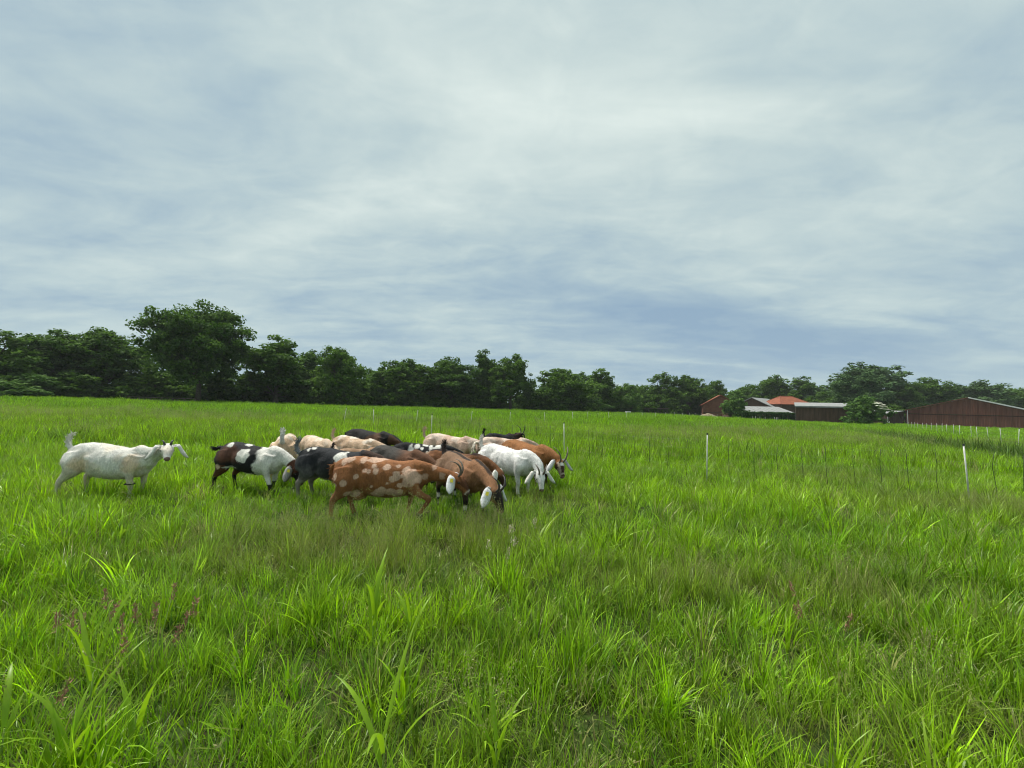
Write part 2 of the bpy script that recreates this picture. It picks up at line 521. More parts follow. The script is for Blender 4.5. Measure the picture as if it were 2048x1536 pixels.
def elder_flowers():
    r = np.random.default_rng(4)
    vs = []; fs = []
    for i in range(80):
        a = r.uniform(-2.3, .5); el = r.uniform(.25, 1.1)
        c = np.array([math.cos(a) * math.cos(el) * 1.95, math.sin(a) * math.cos(el) * 1.95, 1.7 + math.sin(el) * 1.55])
        mb = MB()
        k = r.uniform(.10, .22)
        n = 9
        o = len(vs)
        vs.append(c + np.array([0, 0, k * .25]))
        for j in range(n):
            t = 2 * math.pi * j / n
            vs.append(c + np.array([math.cos(t) * k * r.uniform(.7, 1.2), math.sin(t) * k * r.uniform(.7, 1.2), r.uniform(-.04, .04)]))
        for j in range(n):
            fs.append((o, o + 1 + j, o + 1 + (j + 1) % n))
    o = link('blossom', pymesh('blossom', vs, fs), M['flower'], elder)
    tag(o, kind='stuff')
elder_flowers()

def far_wood():
    """the mass of woodland behind the first row of trees"""
    r = np.random.default_rng(8)
    line = [(-140, 66, 9.0), (-66, 66, 9.2), (-30, 80, 9.4), (-8, 97, 9.0), (20, 112, 8.2), (60, 130, 7.6), (110, 136, 10), (190, 126, 10)]
    C = []; RR = []
    for (a, b) in zip(line[:-1], line[1:]):
        n = int(math.hypot(b[0] - a[0], b[1] - a[1]) * 19)
        t = r.random(n)
        x = a[0] + (b[0] - a[0]) * t + r.normal(0, 1.5, n); y = a[1] + (b[1] - a[1]) * t + r.normal(0, 2.0, n)
        h = (a[2] + (b[2] - a[2]) * t) * (.8 + .25 * np.sin(x * .37) * np.cos(x * .13 + 1))
        z = h * r.random(n) ** 1.15
        C.append(np.stack([x, y, z + terrain(x, y)], -1)); RR.append(r.uniform(.6, 1.2, n))
    v, f, val = leaf_cloud(np.concatenate(C), np.concatenate(RR), 16, .62, r)
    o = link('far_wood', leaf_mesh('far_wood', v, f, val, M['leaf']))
    tag(o, 'dark mass of woodland filling in behind the row of oaks', 'wood', kind='stuff')
far_wood()

# ------------------------------------------------------------------ farm buildings
M['barn_red'] = mat('oxide_red_sheet', (0.20, 0.078, 0.054), 0.6, 0.35, 0.5, 2.2, 0, 0, stretch=(1, 1, .12))
M['barn_red_dark'] = mat('oxide_red_flashing', (0.05, 0.02, 0.017), 0.6, 0.3)
M['barn_side'] = mat('shaded_side_sheet', (0.060, 0.036, 0.026), 0.7, 0.3, 0.3, 1.0)  # shade of the side faces is put into this darker sheet colour
M['plank'] = mat('brown_planks', (0.125, 0.072, 0.047), 0.85, 0.2, 0.45, 3.0, .3, 30, stretch=(1, 1, .12))
M['zinc'] = mat('grey_fibre_cement', (0.28, 0.285, 0.28), 0.75, 0.3, 0.3, 2.0, .2, 30)
M['white_trim'] = mat('white_verge_board', (0.72, 0.72, 0.68), 0.6, 0.3, 0.15, 3)
M['brick'] = mat('old_red_brick', (0.20, 0.085, 0.055), 0.9, 0.2, 0.35, 1.6, .3, 20)
M['brick_dark'] = mat('dark_boarded_gable', (0.12, 0.075, 0.055), 0.9, 0.2, 0.35, 1.6)
M['tile'] = mat('orange_clay_tile', (0.27, 0.090, 0.050), 0.85, 0.2, 0.4, 1.4, .4, 12)
M['glass'] = mat('dark_window_glass', (0.02, 0.025, 0.03), 0.12, 0.6)
M['old_wood'] = mat('grey_weathered_wood', (0.14, 0.12, 0.095), 0.9, 0.2, 0.4, 5, .3, 40)
M['straw'] = mat('heap_of_spoil', (0.33, 0.27, 0.18), 0.95, 0.1, 0.5, 3, .8, 9)
M['metal_grey'] = mat('galvanised_pipe', (0.42, 0.43, 0.43), 0.45, 0.5)
M['trough'] = mat('white_plastic', (0.75, 0.75, 0.72), 0.5, 0.4)

def corrugated(mb, a, b, z0, ztop, pitch=0.28, depth=0.045):
    """vertical ribbed sheeting from point a to b (plan), top height given by a function of the run"""
    a = np.array(a, float); b = np.array(b, float)
    Lg = np.linalg.norm(b - a); t = (b - a) / Lg; n = np.array([t[1], -t[0]])
    us = []
    k = 0.0
    while k < Lg:
        us += [(k, 0), (k + pitch * .4, 0), (k + pitch * .5, 1), (k + pitch * .9, 1)]
        k += pitch
    us = [(min(u, Lg), s) for u, s in us] + [(Lg, 0)]
    o = len(mb.v)
    for u, s in us:
        p = a + t * u + n * s * depth
        mb.v.append((p[0], p[1], z0)); mb.v.append((p[0], p[1], ztop(u / Lg)))
    for i in range(len(us) - 1):
        k = o + 2 * i
        mb.f.append((k, k + 2, k + 3, k + 1))

def red_barn():
    d = 74.0; W = 14.75; turn = R(-43)
    x0 = (1815 - 1024) / FPX * d
    g = tz(x0 + W / 3, d) - .1
    e = empty('red_barn', (x0, d, g), turn, 'long low red metal barn with gable wall and white edged roof', 'barn')
    eave, ridge, depth = 2.8, 5.1, 30.0
    seam = 2.15
    mb = MB(); corrugated(mb, (0, 0), (W, 0), 0.0, lambda t: seam); mb.build('lower_wall', M['barn_red'], e)
    mb = MB(); corrugated(mb, (0, -.03), (W, -.03), seam + .12, lambda t: eave + (ridge - eave) * (1 - abs(2 * t - 1)) - .06); mb.build('gable_wall', M['barn_red'], e)
    mb = MB(); mb.box(0, W, -.10, .02, seam - .02, seam + .10); mb.build('flashing', M['barn_red_dark'], e)
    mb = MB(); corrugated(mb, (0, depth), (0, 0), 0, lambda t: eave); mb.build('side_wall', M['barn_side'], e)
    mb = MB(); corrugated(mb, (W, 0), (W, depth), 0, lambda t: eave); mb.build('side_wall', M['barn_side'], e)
    for s in (0, 1):
        mb = MB()
        if s == 0:
            mb.slab([(-.25, -.18, eave - .02), (W / 2, -.18, ridge), (W / 2, depth, ridge), (-.25, depth, eave - .02)], .10)
        else:
            mb.slab([(W / 2, -.18, ridge), (W + .25, -.18, eave - .02), (W + .25, depth, eave - .02), (W / 2, depth, ridge)], .10)
        rf = mb.build('roof', M['barn_red_dark'] if s == 0 else M['zinc'], e)
        mb = MB()
        if s == 1:
            mb.slab([(W / 2, -.27, ridge - .04), (W + .28, -.27, eave - .06), (W + .28, -.19, eave - .06), (W / 2, -.19, ridge - .04)], .19)
            mb.build('verge_trim', M['white_trim'], rf)
        else:
            mb.slab([(-.27, -.25, eave - .06), (W / 2, -.25, ridge - .04), (W / 2, -.19, ridge - .04), (-.27, -.19, eave - .06)], .15)
            mb.build('verge_trim', M['barn_red'], rf)
    mb = MB(); mb.tube([(.02, -.2, 0), (.02, -.2, eave + .05)], .05, 8); mb.build('downpipe', M['metal_grey'], e)
    # low annex against the left side
    lw = 28 / FPX * d
    an = empty('barn_annex', (x0 - .25, d + .35, tz(x0, d) - .1), R(-12), 'dark low annex built against the side of the red barn', 'annex')
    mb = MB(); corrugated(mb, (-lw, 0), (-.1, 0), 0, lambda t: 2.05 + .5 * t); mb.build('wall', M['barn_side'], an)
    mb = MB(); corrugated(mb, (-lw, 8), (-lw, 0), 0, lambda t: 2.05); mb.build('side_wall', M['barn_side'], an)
    mb = MB(); mb.slab([(-lw - .15, -.15, 2.08), (-.12, -.15, 2.6), (-.12, 8, 2.6), (-lw - .15, 8, 2.08)], .08); mb.build('roof', M['zinc'], an)
    mb = MB(); mb.tube([(-lw - .1, -.12, 0), (-lw - .1, -.12, 2.05)], .045, 8); mb.build('downpipe', M['metal_grey'], an)
    mb = MB(); mb.box(-lw - .25, -lw + .05, -.35, -.2, .45, .75); mb.build('meter_box', M['white_trim'], an)
    # chimney showing over the roof of the barn belongs to a house behind it
    hx = (1866 - 1024) / FPX * 112
    h = empty('far_cottage', (hx, 112, tz(hx, 112)), 0, 'cottage hidden behind the red barn with only a pale chimney showing', 'house')
    mb = MB(); mb.box(-4, 4, 0, 7, 0, 2.6); mb.build('wall', M['brick'], h)
    mb = MB(); mb.slab([(-4.2, -.3, 2.5), (4.2, -.3, 2.5), (4.2, 3.5, 4.3), (-4.2, 3.5, 4.3)], .12)
    mb.slab([(-4.2, 3.5, 4.3), (4.2, 3.5, 4.3), (4.2, 7.3, 2.5), (-4.2, 7.3, 2.5)], .12); rf = mb.build('roof', M['tile'], h)
    mb = MB(); mb.box(-.5, .5, 3.1, 3.9, 4.0, 5.3); mb.build('chimney', M['straw'], rf)
red_barn()

def plank_shed():
    d0, d1 = 76.0, 71.5
    a = np.array([(1592 - 1024) / FPX * d0, d0]); b = np.array([(1705 - 1024) / FPX * d1, d1])
    Lg = np.linalg.norm(b - a); rz = math.atan2(b[1] - a[1], b[0] - a[0])
    g = min(tz(*a), tz(*b)) - .15
    e = empty('plank_shed', (a[0], a[1], g), rz, 'brown plank shed with flat pale roof beside the elder bush', 'shed')
    r = random.Random(3)
    H = 3.05
    k = 0.0; i = 0
    while k < Lg - .05:
        w = min(r.uniform(.2, .26), Lg - k)
        mb = MB(); dy = r.uniform(0, .025)
        mb.box(k + .008, k + w - .008, -.03 - dy, .0, 0.02, H - .1)
        mb.build('plank', M['plank'], e)
        k += w
    mb = MB(); mb.box(0, Lg, .004, 6, 0, H - .1); mb.build('wall', M['plank'], e)
    mb = MB(); mb.slab([(-.15, -.35, H - .1), (Lg + .15, -.35, H - .1), (Lg + .15, 6.2, H + .75), (-.15, 6.2, H + .75)], .07); rf = mb.build('roof', M['zinc'], e)
    mb = MB(); mb.box(-.16, Lg + .16, -.42, -.36, H - .16, H + .10); mb.build('fascia', M['zinc'], rf)
    mb = MB(); mb.box(Lg - .08, Lg + .05, -.1, .05, 0, H - .12); mb.build('corner_post', M['old_wood'], e)
    mb = MB(); mb.box(-.06, .06, -.1, .05, 0, H - .12); mb.build('corner_post', M['old_wood'], e)
plank_shed()

def low_shed():
    d = 84.0
    x0 = (1470 - 1024) / FPX * d; x1 = (1590 - 1024) / FPX * d; W = x1 - x0
    g = tz(x0 + W / 2, d)
    e = empty('low_shed', (x0, d, g), 0, 'long low shed with grey corrugated roof behind the hedge', 'shed')
    mb = MB(); mb.box(0, W, 0, 5, -.2, 1.5); mb.build('wall', M['brick_dark'], e)
    # wavy roofing sheets, each a part
    n = 12; sw = W / n
    for i in range(n):
        mb = MB(); us = np.linspace(0, sw - .02, 13)
        for u in us:
            zz = .035 * math.sin(u / sw * 2 * math.pi * 6)
            mb.v += [(i * sw + u, -.3, 1.5 + zz + .004 * (i % 2)), (i * sw + u, 5.2, 2.75 + zz + .004 * (i % 2))]
        for j in range(len(us) - 1):
            mb.f.append((2 * j, 2 * j + 2, 2 * j + 3, 2 * j + 1))
        mb.build('roof_sheet', M['zinc'], e, True)
    mb = MB(); mb.box(W - .25, W + .45, -.5, -.1, -.2, 1.2); mb.build('end_wall', M['zinc'], e)
low_shed()

def gable_house(px0, px1, top, eave_y, d, name, label, wallm, roofm, axis='front', depth=9.0, hip=0.0, windows=(), rz=0.0):
    x0 = (px0 - 1024) / FPX * d; x1 = (px1 - 1024) / FPX * d; W = x1 - x0; c = (px0 + px1) / 2
    g = tz((x0 + x1) / 2, d)
    H = EYE + (HORIZ(c) - top) / FPX * d - g; E = EYE + (HORIZ(c) - eave_y) / FPX * d - g
    e = empty(name, ((x0 + x1) / 2, d, g), rz, label, 'house')
    w = W / 2
    if axis == 'front':         # ridge runs away from us, gable faces us
        mb = MB()
        mb.add([(-w, 0, -.3), (w, 0, -.3), (w, 0, E), (0, 0, H), (-w, 0, E), (-w, depth, -.3), (w, depth, -.3), (w, depth, E), (0, depth, H), (-w, depth, E)],
               [(0, 1, 2, 3, 4), (9, 8, 7, 6, 5), (1, 6, 7, 2), (5, 0, 4, 9)])
        mb.build('wall', wallm, e)
        for s in (-1, 1):
            mb = MB()
            q = [(s * (w + .3), -.3, E - .12), (0, -.3, H + .03), (0, depth + .3, H + .03), (s * (w + .3), depth + .3, E - .12)]
            mb.slab(q if s < 0 else q[::-1], .14)
            mb.build('roof', roofm, e)
    else:                       # ridge across, hipped ends
        mb = MB(); mb.box(-w, w, 0, depth, -.3, E); mb.build('wall', wallm, e)
        o = .35; hl = w * (1 - hip)
        mb = MB()
        P = [(-w - o, -o, E), (w + o, -o, E), (w + o, depth + o, E), (-w - o, depth + o, E), (-hl, depth / 2, H), (hl, depth / 2, H)]
        mb.add(P, [(0, 1, 5, 4), (1, 2, 5), (2, 3, 4, 5), (3, 0, 4), (3, 2, 1, 0)])
        rf = mb.build('roof', roofm, e)
        mb = MB(); mb.tube([(-hl, depth / 2, H), (hl, depth / 2, H)], .12, 6)
        for s in (-1, 1):
            for yy in (-o, depth + o):
                mb.tube([(s * (w + o), yy, E), (s * hl, depth / 2, H)], .10, 6)
        mb.build('ridge_tile', roofm, rf)
    for (u, z, ww, hh) in windows:
        mb = MB(); mb.box(u - ww / 2, u + ww / 2, -.06, -.004, z, z + hh); f = mb.build('window', M['white_trim'], e)
        mb = MB(); mb.box(u - ww / 2 + .08, u + ww / 2 - .08, -.075, -.062, z + .08, z + hh - .08); mb.build('pane', M['glass'], f)
    return e
bh = gable_house(1409, 1475, 791, 811, 98, 'brick_house', 'red brick house with steep gable half hidden by the round tree', M['brick'], M['tile'], depth=7, rz=R(-21), windows=((1.9, 0.1, .8, .9),))
mb = MB(); mb.box(-3.9, 3.9, -.05, -.004, 1.05, 1.2); mb.build('brick_band', M['brick_dark'], bh)
gable_house(1452, 1556, 796, 822, 104, 'grey_roofed_barn', 'barn with wide grey sheet roof and dark boarded gable', M['brick_dark'], M['zinc'], depth=14, rz=R(-46))
gable_house(1563, 1625, 792, 809, 100, 'orange_roofed_house', 'house with weathered orange tiled hip roof behind the plank shed', M['brick_dark'], M['tile'], axis='across', hip=.62, depth=8)

def timber_shelter():
    d = 100.0
    x = (1316 - 1024) / FPX * d
    e = empty('timber_shelter', (x, d, tz(x, d)), 0, 'low open timber shelter with flat roof below the pair of oaks', 'shelter')
    for sx in (-2.2, -.7, .8, 2.3):
        mb = MB(); mb.box(sx - .06, sx + .06, -.06, .06, -.2, 1.5); mb.build('post', M['old_wood'], e)
        mb = MB(); mb.box(sx - .06, sx + .06, 2.0, 2.12, -.2, 1.35); mb.build('post', M['old_wood'], e)
    mb = MB(); mb.slab([(-2.6, -.4, 1.5), (2.7, -.4, 1.5), (2.7, 2.4, 1.36), (-2.6, 2.4, 1.36)], .16); mb.build('roof', M['old_wood'], e)
    x = (1257 - 1024) / FPX * 92
    t = empty('water_trough', (x, 92, tz(x, 92)), 0, 'white water trough standing before the young tree at the wood edge', 'trough')
    mb = MB(); mb.box(-.55, .55, -.3, .3, .55, .6); mb.box(-.55, .55, -.3, -.26, .25, .549); mb.box(-.55, .55, .26, .3, .25, .549); mb.box(-.55, -.5, -.259, .259, .25, .549); mb.box(.5, .55, -.259, .259, .25, .549)
    mb.build('basin', M['trough'], t)
    for s in (-.45, .45):
        mb = MB(); mb.box(s - .05, s + .05, -.2, .2, 0, .249); mb.build('leg', M['trough'], t)
timber_shelter()

def spoil_heap():
    d = 90.0
    x = (1416 - 1024) / FPX * d
    r = np.random.default_rng(5)
    n = 18; m = 8; v = []; f = []
    for j in range(m + 1):
        for i in range(n):
            a = 2 * math.pi * i / n; q = j / m
            rad = (1 - q) ** .9
            v.append((math.cos(a) * 2.6 * rad * r.uniform(.9, 1.1), math.sin(a) * 1.3 * rad * r.uniform(.9, 1.1), .95 * q ** .8 * r.uniform(.85, 1.12) + .2 * math.sin(a * 2) * q * (1 - q)))
    for j in range(m):
        for i in range(n):
            a = j * n + i; b = j * n + (i + 1) % n
            f.append((a, b, b + n, a + n))
    o = link('spoil_heap', pymesh('spoil_heap', v, f), M['straw'], None, True)
    o.location = (x, d, tz(x, d) - .05)
    tag(o, 'pale heap of straw and soil in front of the brick house', 'heap')
spoil_heap()

def hedge():
    r = np.random.default_rng(15)
    d = 78.0
    x0 = (1466 - 1024) / FPX * d; x1 = (1589 - 1024) / FPX * d
    e = empty('clipped_hedge', ((x0 + x1) / 2, d, tz((x0 + x1) / 2, d)), 0, 'clipped green hedge in front of the low grey roofed shed', 'hedge')
    w = (x1 - x0) / 2; n = 900
    side = r.random(n)
    x = r.uniform(-w, w, n); y = r.uniform(-.6, .6, n); z = r.uniform(.05, 1.45, n)
    front = side < .55
    y[front] = -.6 + r.normal(0, .05, front.sum()); z[~front] = 1.45 + r.normal(0, .05, (~front).sum())
    v, f, val = leaf_cloud(np.stack([x, y, z], -1), r.uniform(.16, .3, n), 110, .17, r)
    link('foliage', leaf_mesh('hedge_foliage', v, f, val, M['leaf_hedge']), None, e)
    for i in range(12):
        xx = -w + (i + .5) * 2 * w / 12
        mb = MB(); mb.tube([(xx, 0, -.2), (xx + .05, .03, .6), (xx, 0, 1.2)], [.05, .04, .02], 6); mb.build('stem', M['bark'], e)
hedge()

def rail_fence():
    """weathered rails at the foot of the wood near the tallest oak"""
    r = random.Random(9)
    d = 56.0
    x0 = (258 - 1024) / FPX * d; x1 = (392 - 1024) / FPX * d
    e = empty('rail_fence', (x0, d, tz(x0, d)), 0, 'weathered wooden rail fence at the foot of the tallest oak', 'fence')
    n = 6; st = (x1 - x0) / n
    for i in range(n + 1):
        z = tz(x0 + i * st, d) - tz(x0, d)
        mb = MB(); mb.box(i * st - .05, i * st + .05, -.05, .05, z - .2, z + .82 + r.uniform(-.05, .05)); mb.build('post', M['old_wood'], e)
    for i in range(n):
        za = tz(x0 + i * st, d) - tz(x0, d); zb = tz(x0 + (i + 1) * st, d) - tz(x0, d)
        for h in (.42, .70):
            mb = MB(); mb.slab([(i * st + .052, -.09, za + h), ((i + 1) * st - .052, -.09, zb + h), ((i + 1) * st - .052, -.055, zb + h), (i * st + .052, -.055, za + h)], .09); mb.build('rail', M['old_wood'], e)
rail_fence()

# ------------------------------------------------------------------ electric netting fences
M['post_white'] = mat('white_plastic_post', (0.66, 0.66, 0.61), 0.5, 0.35, 0.35, 14)
M['stay'] = mat('dark_green_plastic_stay', (0.030, 0.045, 0.022), 0.6, 0.3)
M['strand'] = mat('pale_polywire', (0.22, 0.30, 0.12), 0.6, 0.3)
M['cap'] = mat('black_plastic_cap', (0.03, 0.03, 0.03), 0.5, 0.4)

def net_fence(name, posts, label, stay_gap, post_h=.9, strands=(.12, .30, .47, .64, .81), stay_r=.0037, strand_r=.0010, post_r=.0105, stays=True, leans=None, seed=1):
    r = random.Random(seed)
    ox, oy = posts[0]; oz = tz(ox, oy)
    e = empty(name, (ox, oy, oz), 0, label, 'fence')
    tops = []
    for i, (x, y) in enumerate(posts):
        z = tz(x, y)
        ln = leans[i] if leans else (r.uniform(-.05, .05), r.uniform(-.03, .03))
        b = Vector((x - ox, y - oy, z - oz)); t = b + Vector((ln[0], ln[1], post_h))
        tops.append((b, t))
        mb = MB(); mb.tube([b - Vector((0, 0, .08)), b.lerp(t, .5), t], post_r, 8)
        p = mb.build('post', M['post_white'], e, True)
        mb = MB(); mb.tube([t - Vector((0, 0, .012)), t + Vector((0, 0, .02))], post_r * 1.25, 8); mb.build('cap', M['cap'], p)
    for h in strands:
        mb = MB()
        for (b0, t0), (b1, t1) in zip(tops[:-1], tops[1:]):
            n = 7; pts = []
            for k in range(n):
                q = k / (n - 1)
                a = b0.lerp(t0, h / post_h); c = b1.lerp(t1, h / post_h)
                p = a.lerp(c, q)
                gz = tz(p.x + ox, p.y + oy) - oz
                base = b0.lerp(b1, q).z
                p.z += (gz - base) * .5 - .10 * h * math.sin(q * math.pi)
                pts.append(p)
            mb.tube(pts, strand_r, 4, cap=False)
        mb.build('strand', M['strand'], e)
    if not stays:
        return
    for (b0, t0), (b1, t1) in zip(tops[:-1], tops[1:]):
        n = max(2, int((b1 - b0).length / stay_gap))
        for k in range(1, n):
            q = k / n
            b = b0.lerp(b1, q); t = t0.lerp(t1, q)
            t.z -= .10 * .8 * math.sin(q * math.pi) + .06
            gz = tz(b.x + ox, b.y + oy) - oz
            b.z = gz + .02
            m1 = b.lerp(t, .35) + Vector((r.uniform(-.02, .02), r.uniform(-.02, .02), 0))
            m2 = b.lerp(t, .7) + Vector((r.uniform(-.025, .025), r.uniform(-.02, .02), 0))
            t = t + Vector((r.uniform(-.03, .03), 0, 0))
            mb = MB(); mb.tube([b, m1, m2, t], stay_r, 5); mb.build('stay', M['stay'], e, True)

def gp(px, d):
    return ((px - 1024) / FPX * d, d)
near_posts = [gp(2560, 5.8), gp(1934, 6.55), gp(1414, 7.55), gp(1131, 9.9), gp(866, 12.6), gp(749, 17.6)]
net_fence('netting_fence', near_posts, 'white posted electric netting running past the grazing goats', .36,
          leans=[(0, 0), (-.07, 0), (.01, 0), (-.02, 0), (0, 0), (.005, 0)], seed=2)
far_pts = [gp(749, 17.9), gp(689, 18.6), gp(834, 20.5), gp(943, 23), gp(1021, 25.2), gp(1090, 28.5), gp(1146, 31.5), gp(1177, 33.5), gp(1218, 37), gp(1254, 40.5), gp(1285, 44.5), gp(1312, 49), gp(1332, 53), gp(1350, 57.5), gp(1366, 62),
           gp(1380, 66), gp(1391, 70), gp(1403, 74.5), gp(1415, 78.5), gp(1426, 82), gp(1436, 85)]
net_fence('netting_fence', far_pts, 'white posted electric netting receding across the field towards the brick house', .55, strand_r=.0015, stay_r=.0040, post_r=.011,
          leans=[(0, 0), (.13, 0), (.09, 0), (.08, 0), (.03, 0), (.02, 0), (0, 0), (-.02, 0), (-.02, 0), (-.02, 0)] + [(0.0, 0)] * 11, seed=3)
right_pts = [gp(1816, 52), gp(1823, 49), gp(1829, 47), gp(1835, 45), gp(1845, 43), gp(1852, 41), gp(1862, 39), gp(1873, 36.5), gp(1883, 34.5), gp(1893, 32), gp(1906, 30), gp(1918, 28), gp(1941, 25.5), gp(1954, 23.8), gp(1976, 21.8), gp(2001, 19.8), gp(2034, 17.6), gp(2090, 15.4)]
net_fence('netting_fence', right_pts, 'white posted netting beyond the ditch in front of the red barn', .6, stays=False, strand_r=.0015, post_r=.010,
          leans=[(0, 0)] * 8 + [(.03, 0), (-.04, 0), (0, 0), (.02, 0), (0, 0), (-.07, 0), (-.09, 0), (-.05, 0), (.07, 0), (0, 0)], seed=4)
hedge_pts = [gp(1506, 74.5), gp(1511, 74.5), gp(1520, 74.5), gp(1531, 74.5), gp(1549, 74.5), gp(1553, 74.5), gp(1556, 74.5)]
net_fence('netting_fence', hedge_pts, 'short run of pale posts standing before the clipped hedge', .6, stays=False, strand_r=.0015, post_r=.02, post_h=.75, strands=(.3, .6), seed=5)

# ------------------------------------------------------------------ goats
def coat_material():
    m = bpy.data.materials.new('goat_coat')
    m.use_nodes = True
    nt = m.node_tree; L = nt.links.new
    b = nt.nodes['Principled BSDF']
    at = nn(nt, 'ShaderNodeAttribute'); at.attribute_name = 'coat'
    tc = nn(nt, 'ShaderNodeTexCoord')
    mp = nn(nt, 'ShaderNodeMapping'); mp.inputs['Scale'].default_value = (1, 1, .35)
    L(tc.outputs['Object'], mp.inputs[0])
    n = nn(nt, 'ShaderNodeTexNoise'); n.inputs['Scale'].default_value = 75; n.inputs['Detail'].default_value = 4
    n.inputs['Roughness'].default_value = .65
    L(mp.outputs[0], n.inputs['Vector'])
    n2 = nn(nt, 'ShaderNodeTexNoise'); n2.inputs['Scale'].default_value = 7; n2.inputs['Detail'].default_value = 3
    L(tc.outputs['Object'], n2.inputs['Vector'])
    r = nn(nt, 'ShaderNodeMapRange'); r.inputs[1].default_value = .25; r.inputs[2].default_value = .75; r.inputs[3].default_value = .66; r.inputs[4].default_value = 1.26
    L(n.outputs['Fac'], r.inputs[0])
    r2 = nn(nt, 'ShaderNodeMapRange'); r2.inputs[1].default_value = .3; r2.inputs[2].default_value = .7; r2.inputs[3].default_value = .80; r2.inputs[4].default_value = 1.14
    L(n2.outputs['Fac'], r2.inputs[0])
    mu = nn(nt, 'ShaderNodeMath', operation='MULTIPLY'); L(r.outputs[0], mu.inputs[0]); L(r2.outputs[0], mu.inputs[1])
    vm = nn(nt, 'ShaderNodeVectorMath', operation='SCALE'); L(at.outputs['Color'], vm.inputs[0]); L(mu.outputs[0], vm.inputs['Scale'])
    L(vm.outputs[0], b.inputs['Base Color'])
    b.inputs['Roughness'].default_value = .72
    b.inputs['Specular IOR Level'].default_value = .14
    b.inputs['Sheen Weight'].default_value = .03
    b.inputs['Sheen Roughness'].default_value = .5
    bp = nn(nt, 'ShaderNodeBump'); bp.inputs['Strength'].default_value = .7; bp.inputs['Distance'].default_value = .014
    L(n.outputs['Fac'], bp.inputs['Height']); L(bp.outputs[0], b.inputs['Normal'])
    return m
M['coat'] = coat_material()
M['horn'] = mat('goat_horn', (0.16, 0.13, 0.10), 0.5, 0.4, .4, 20, .4, 60)
M['horn_dark'] = mat('dark_goat_horn', (0.05, 0.045, 0.04), 0.5, 0.4, .3, 20)
M['eye'] = mat('goat_eye', (0.02, 0.014, 0.008), 0.15, 0.6)
M['hoof'] = mat('goat_hoof', (0.05, 0.042, 0.035), 0.6, 0.3)
M['tag_yellow'] = mat('yellow_ear_tag', (0.75, 0.62, 0.05), 0.45, 0.4)
M['collar'] = mat('dark_strap', (0.03, 0.028, 0.026), 0.7, 0.3)

def crom(P, sub=5):
    """Catmull-Rom through rows of P"""
    P = np.asarray(P, float)
    Q = np.vstack([2 * P[0] - P[1], P, 2 * P[-1] - P[-2]])
    out = []
    for i in range(1, len(Q) - 2):
        for k in range(sub):
            t = k / sub
            a, b, c, d = Q[i - 1], Q[i], Q[i + 1], Q[i + 2]
            out.append(.5 * ((2 * b) + (-a + c) * t + (2 * a - 5 * b + 4 * c - d) * t * t + (-a + 3 * b - 3 * c + d) * t ** 3))
    out.append(P[-1])
    return np.array(out)

def loft(C, A, B, side=None, seg=18, expo=2.0, ridge=None):
    """tube of elliptical rings: half-width A along the side vector, half-height B across it"""
    n = len(C)
    T = np.gradient(C, axis=0); T /= np.linalg.norm(T, axis=1)[:, None] + 1e-9
    v = []
    for i in range(n):
        s0 = np.array([0, 1.0, 0]) if side is None else side
        s = s0 - T[i] * np.dot(s0, T[i]); s /= np.linalg.norm(s) + 1e-9
        u = np.cross(T[i], s)
        for k in range(seg):
            an = 2 * math.pi * k / seg
            c, sn = math.cos(an), math.sin(an)
            ex = ridge if (ridge and sn * u[2] > 0) else expo
            v.append(C[i] + s * A[i] * math.copysign(abs(c) ** (2 / ex), c) + u * B[i] * math.copysign(abs(sn) ** (2 / expo), sn))
    f = []
    for i in range(n - 1):
        for k in range(seg):
            a = i * seg + k; b = i * seg + (k + 1) % seg
            f.append((a, b, b + seg, a + seg))
    f.append(tuple(range(seg))[::-1]); f.append(tuple((n - 1) * seg + k for k in range(seg)))
    return v, f

def sheet(grid, thick):
    """closed thin solid from a grid of points [rows][cols]"""
    G = np.asarray(grid, float); nr, nc = G.shape[:2]
    du = np.gradient(G, axis=0); dv = np.gradient(G, axis=1)
    N = np.cross(du, dv); N /= np.linalg.norm(N, axis=2)[:, :, None] + 1e-9
    top = (G + N * thick / 2).reshape(-1, 3); bot = (G - N * thick / 2).reshape(-1, 3)
    v = np.vstack([top, bot]); n = nr * nc; f = []
    for i in range(nr - 1):
        for j in range(nc - 1):
            a = i * nc + j
            f.append((a, a + 1, a + nc + 1, a + nc)); f.append((n + a, n + a + nc, n + a + nc + 1, n + a + 1))
    rim = [j for j in range(nc)] + [i * nc + nc - 1 for i in range(1, nr)] + [(nr - 1) * nc + j for j in range(nc - 2, -1, -1)] + [i * nc for i in range(nr - 2, 0, -1)]
    for k in range(len(rim)):
        a, b = rim[k], rim[(k + 1) % len(rim)]
        f.append((a, n + a, n + b, b))
    return v, f

WHITE = np.array([.70, .68, .62]); CREAM = np.array([.54, .40, .28]); PINK = np.array([.54, .38, .29]); BLACK = np.array([.012, .012, .013])
BROWN = np.array([.235, .095, .035]); TAN = np.array([.21, .125, .075]); DKBROWN = np.array([.075, .032, .018]); GREY = np.array([.055, .055, .056])
CHEST = np.array([.27, .115, .04]); LTAN = np.array([.36, .22, .13])

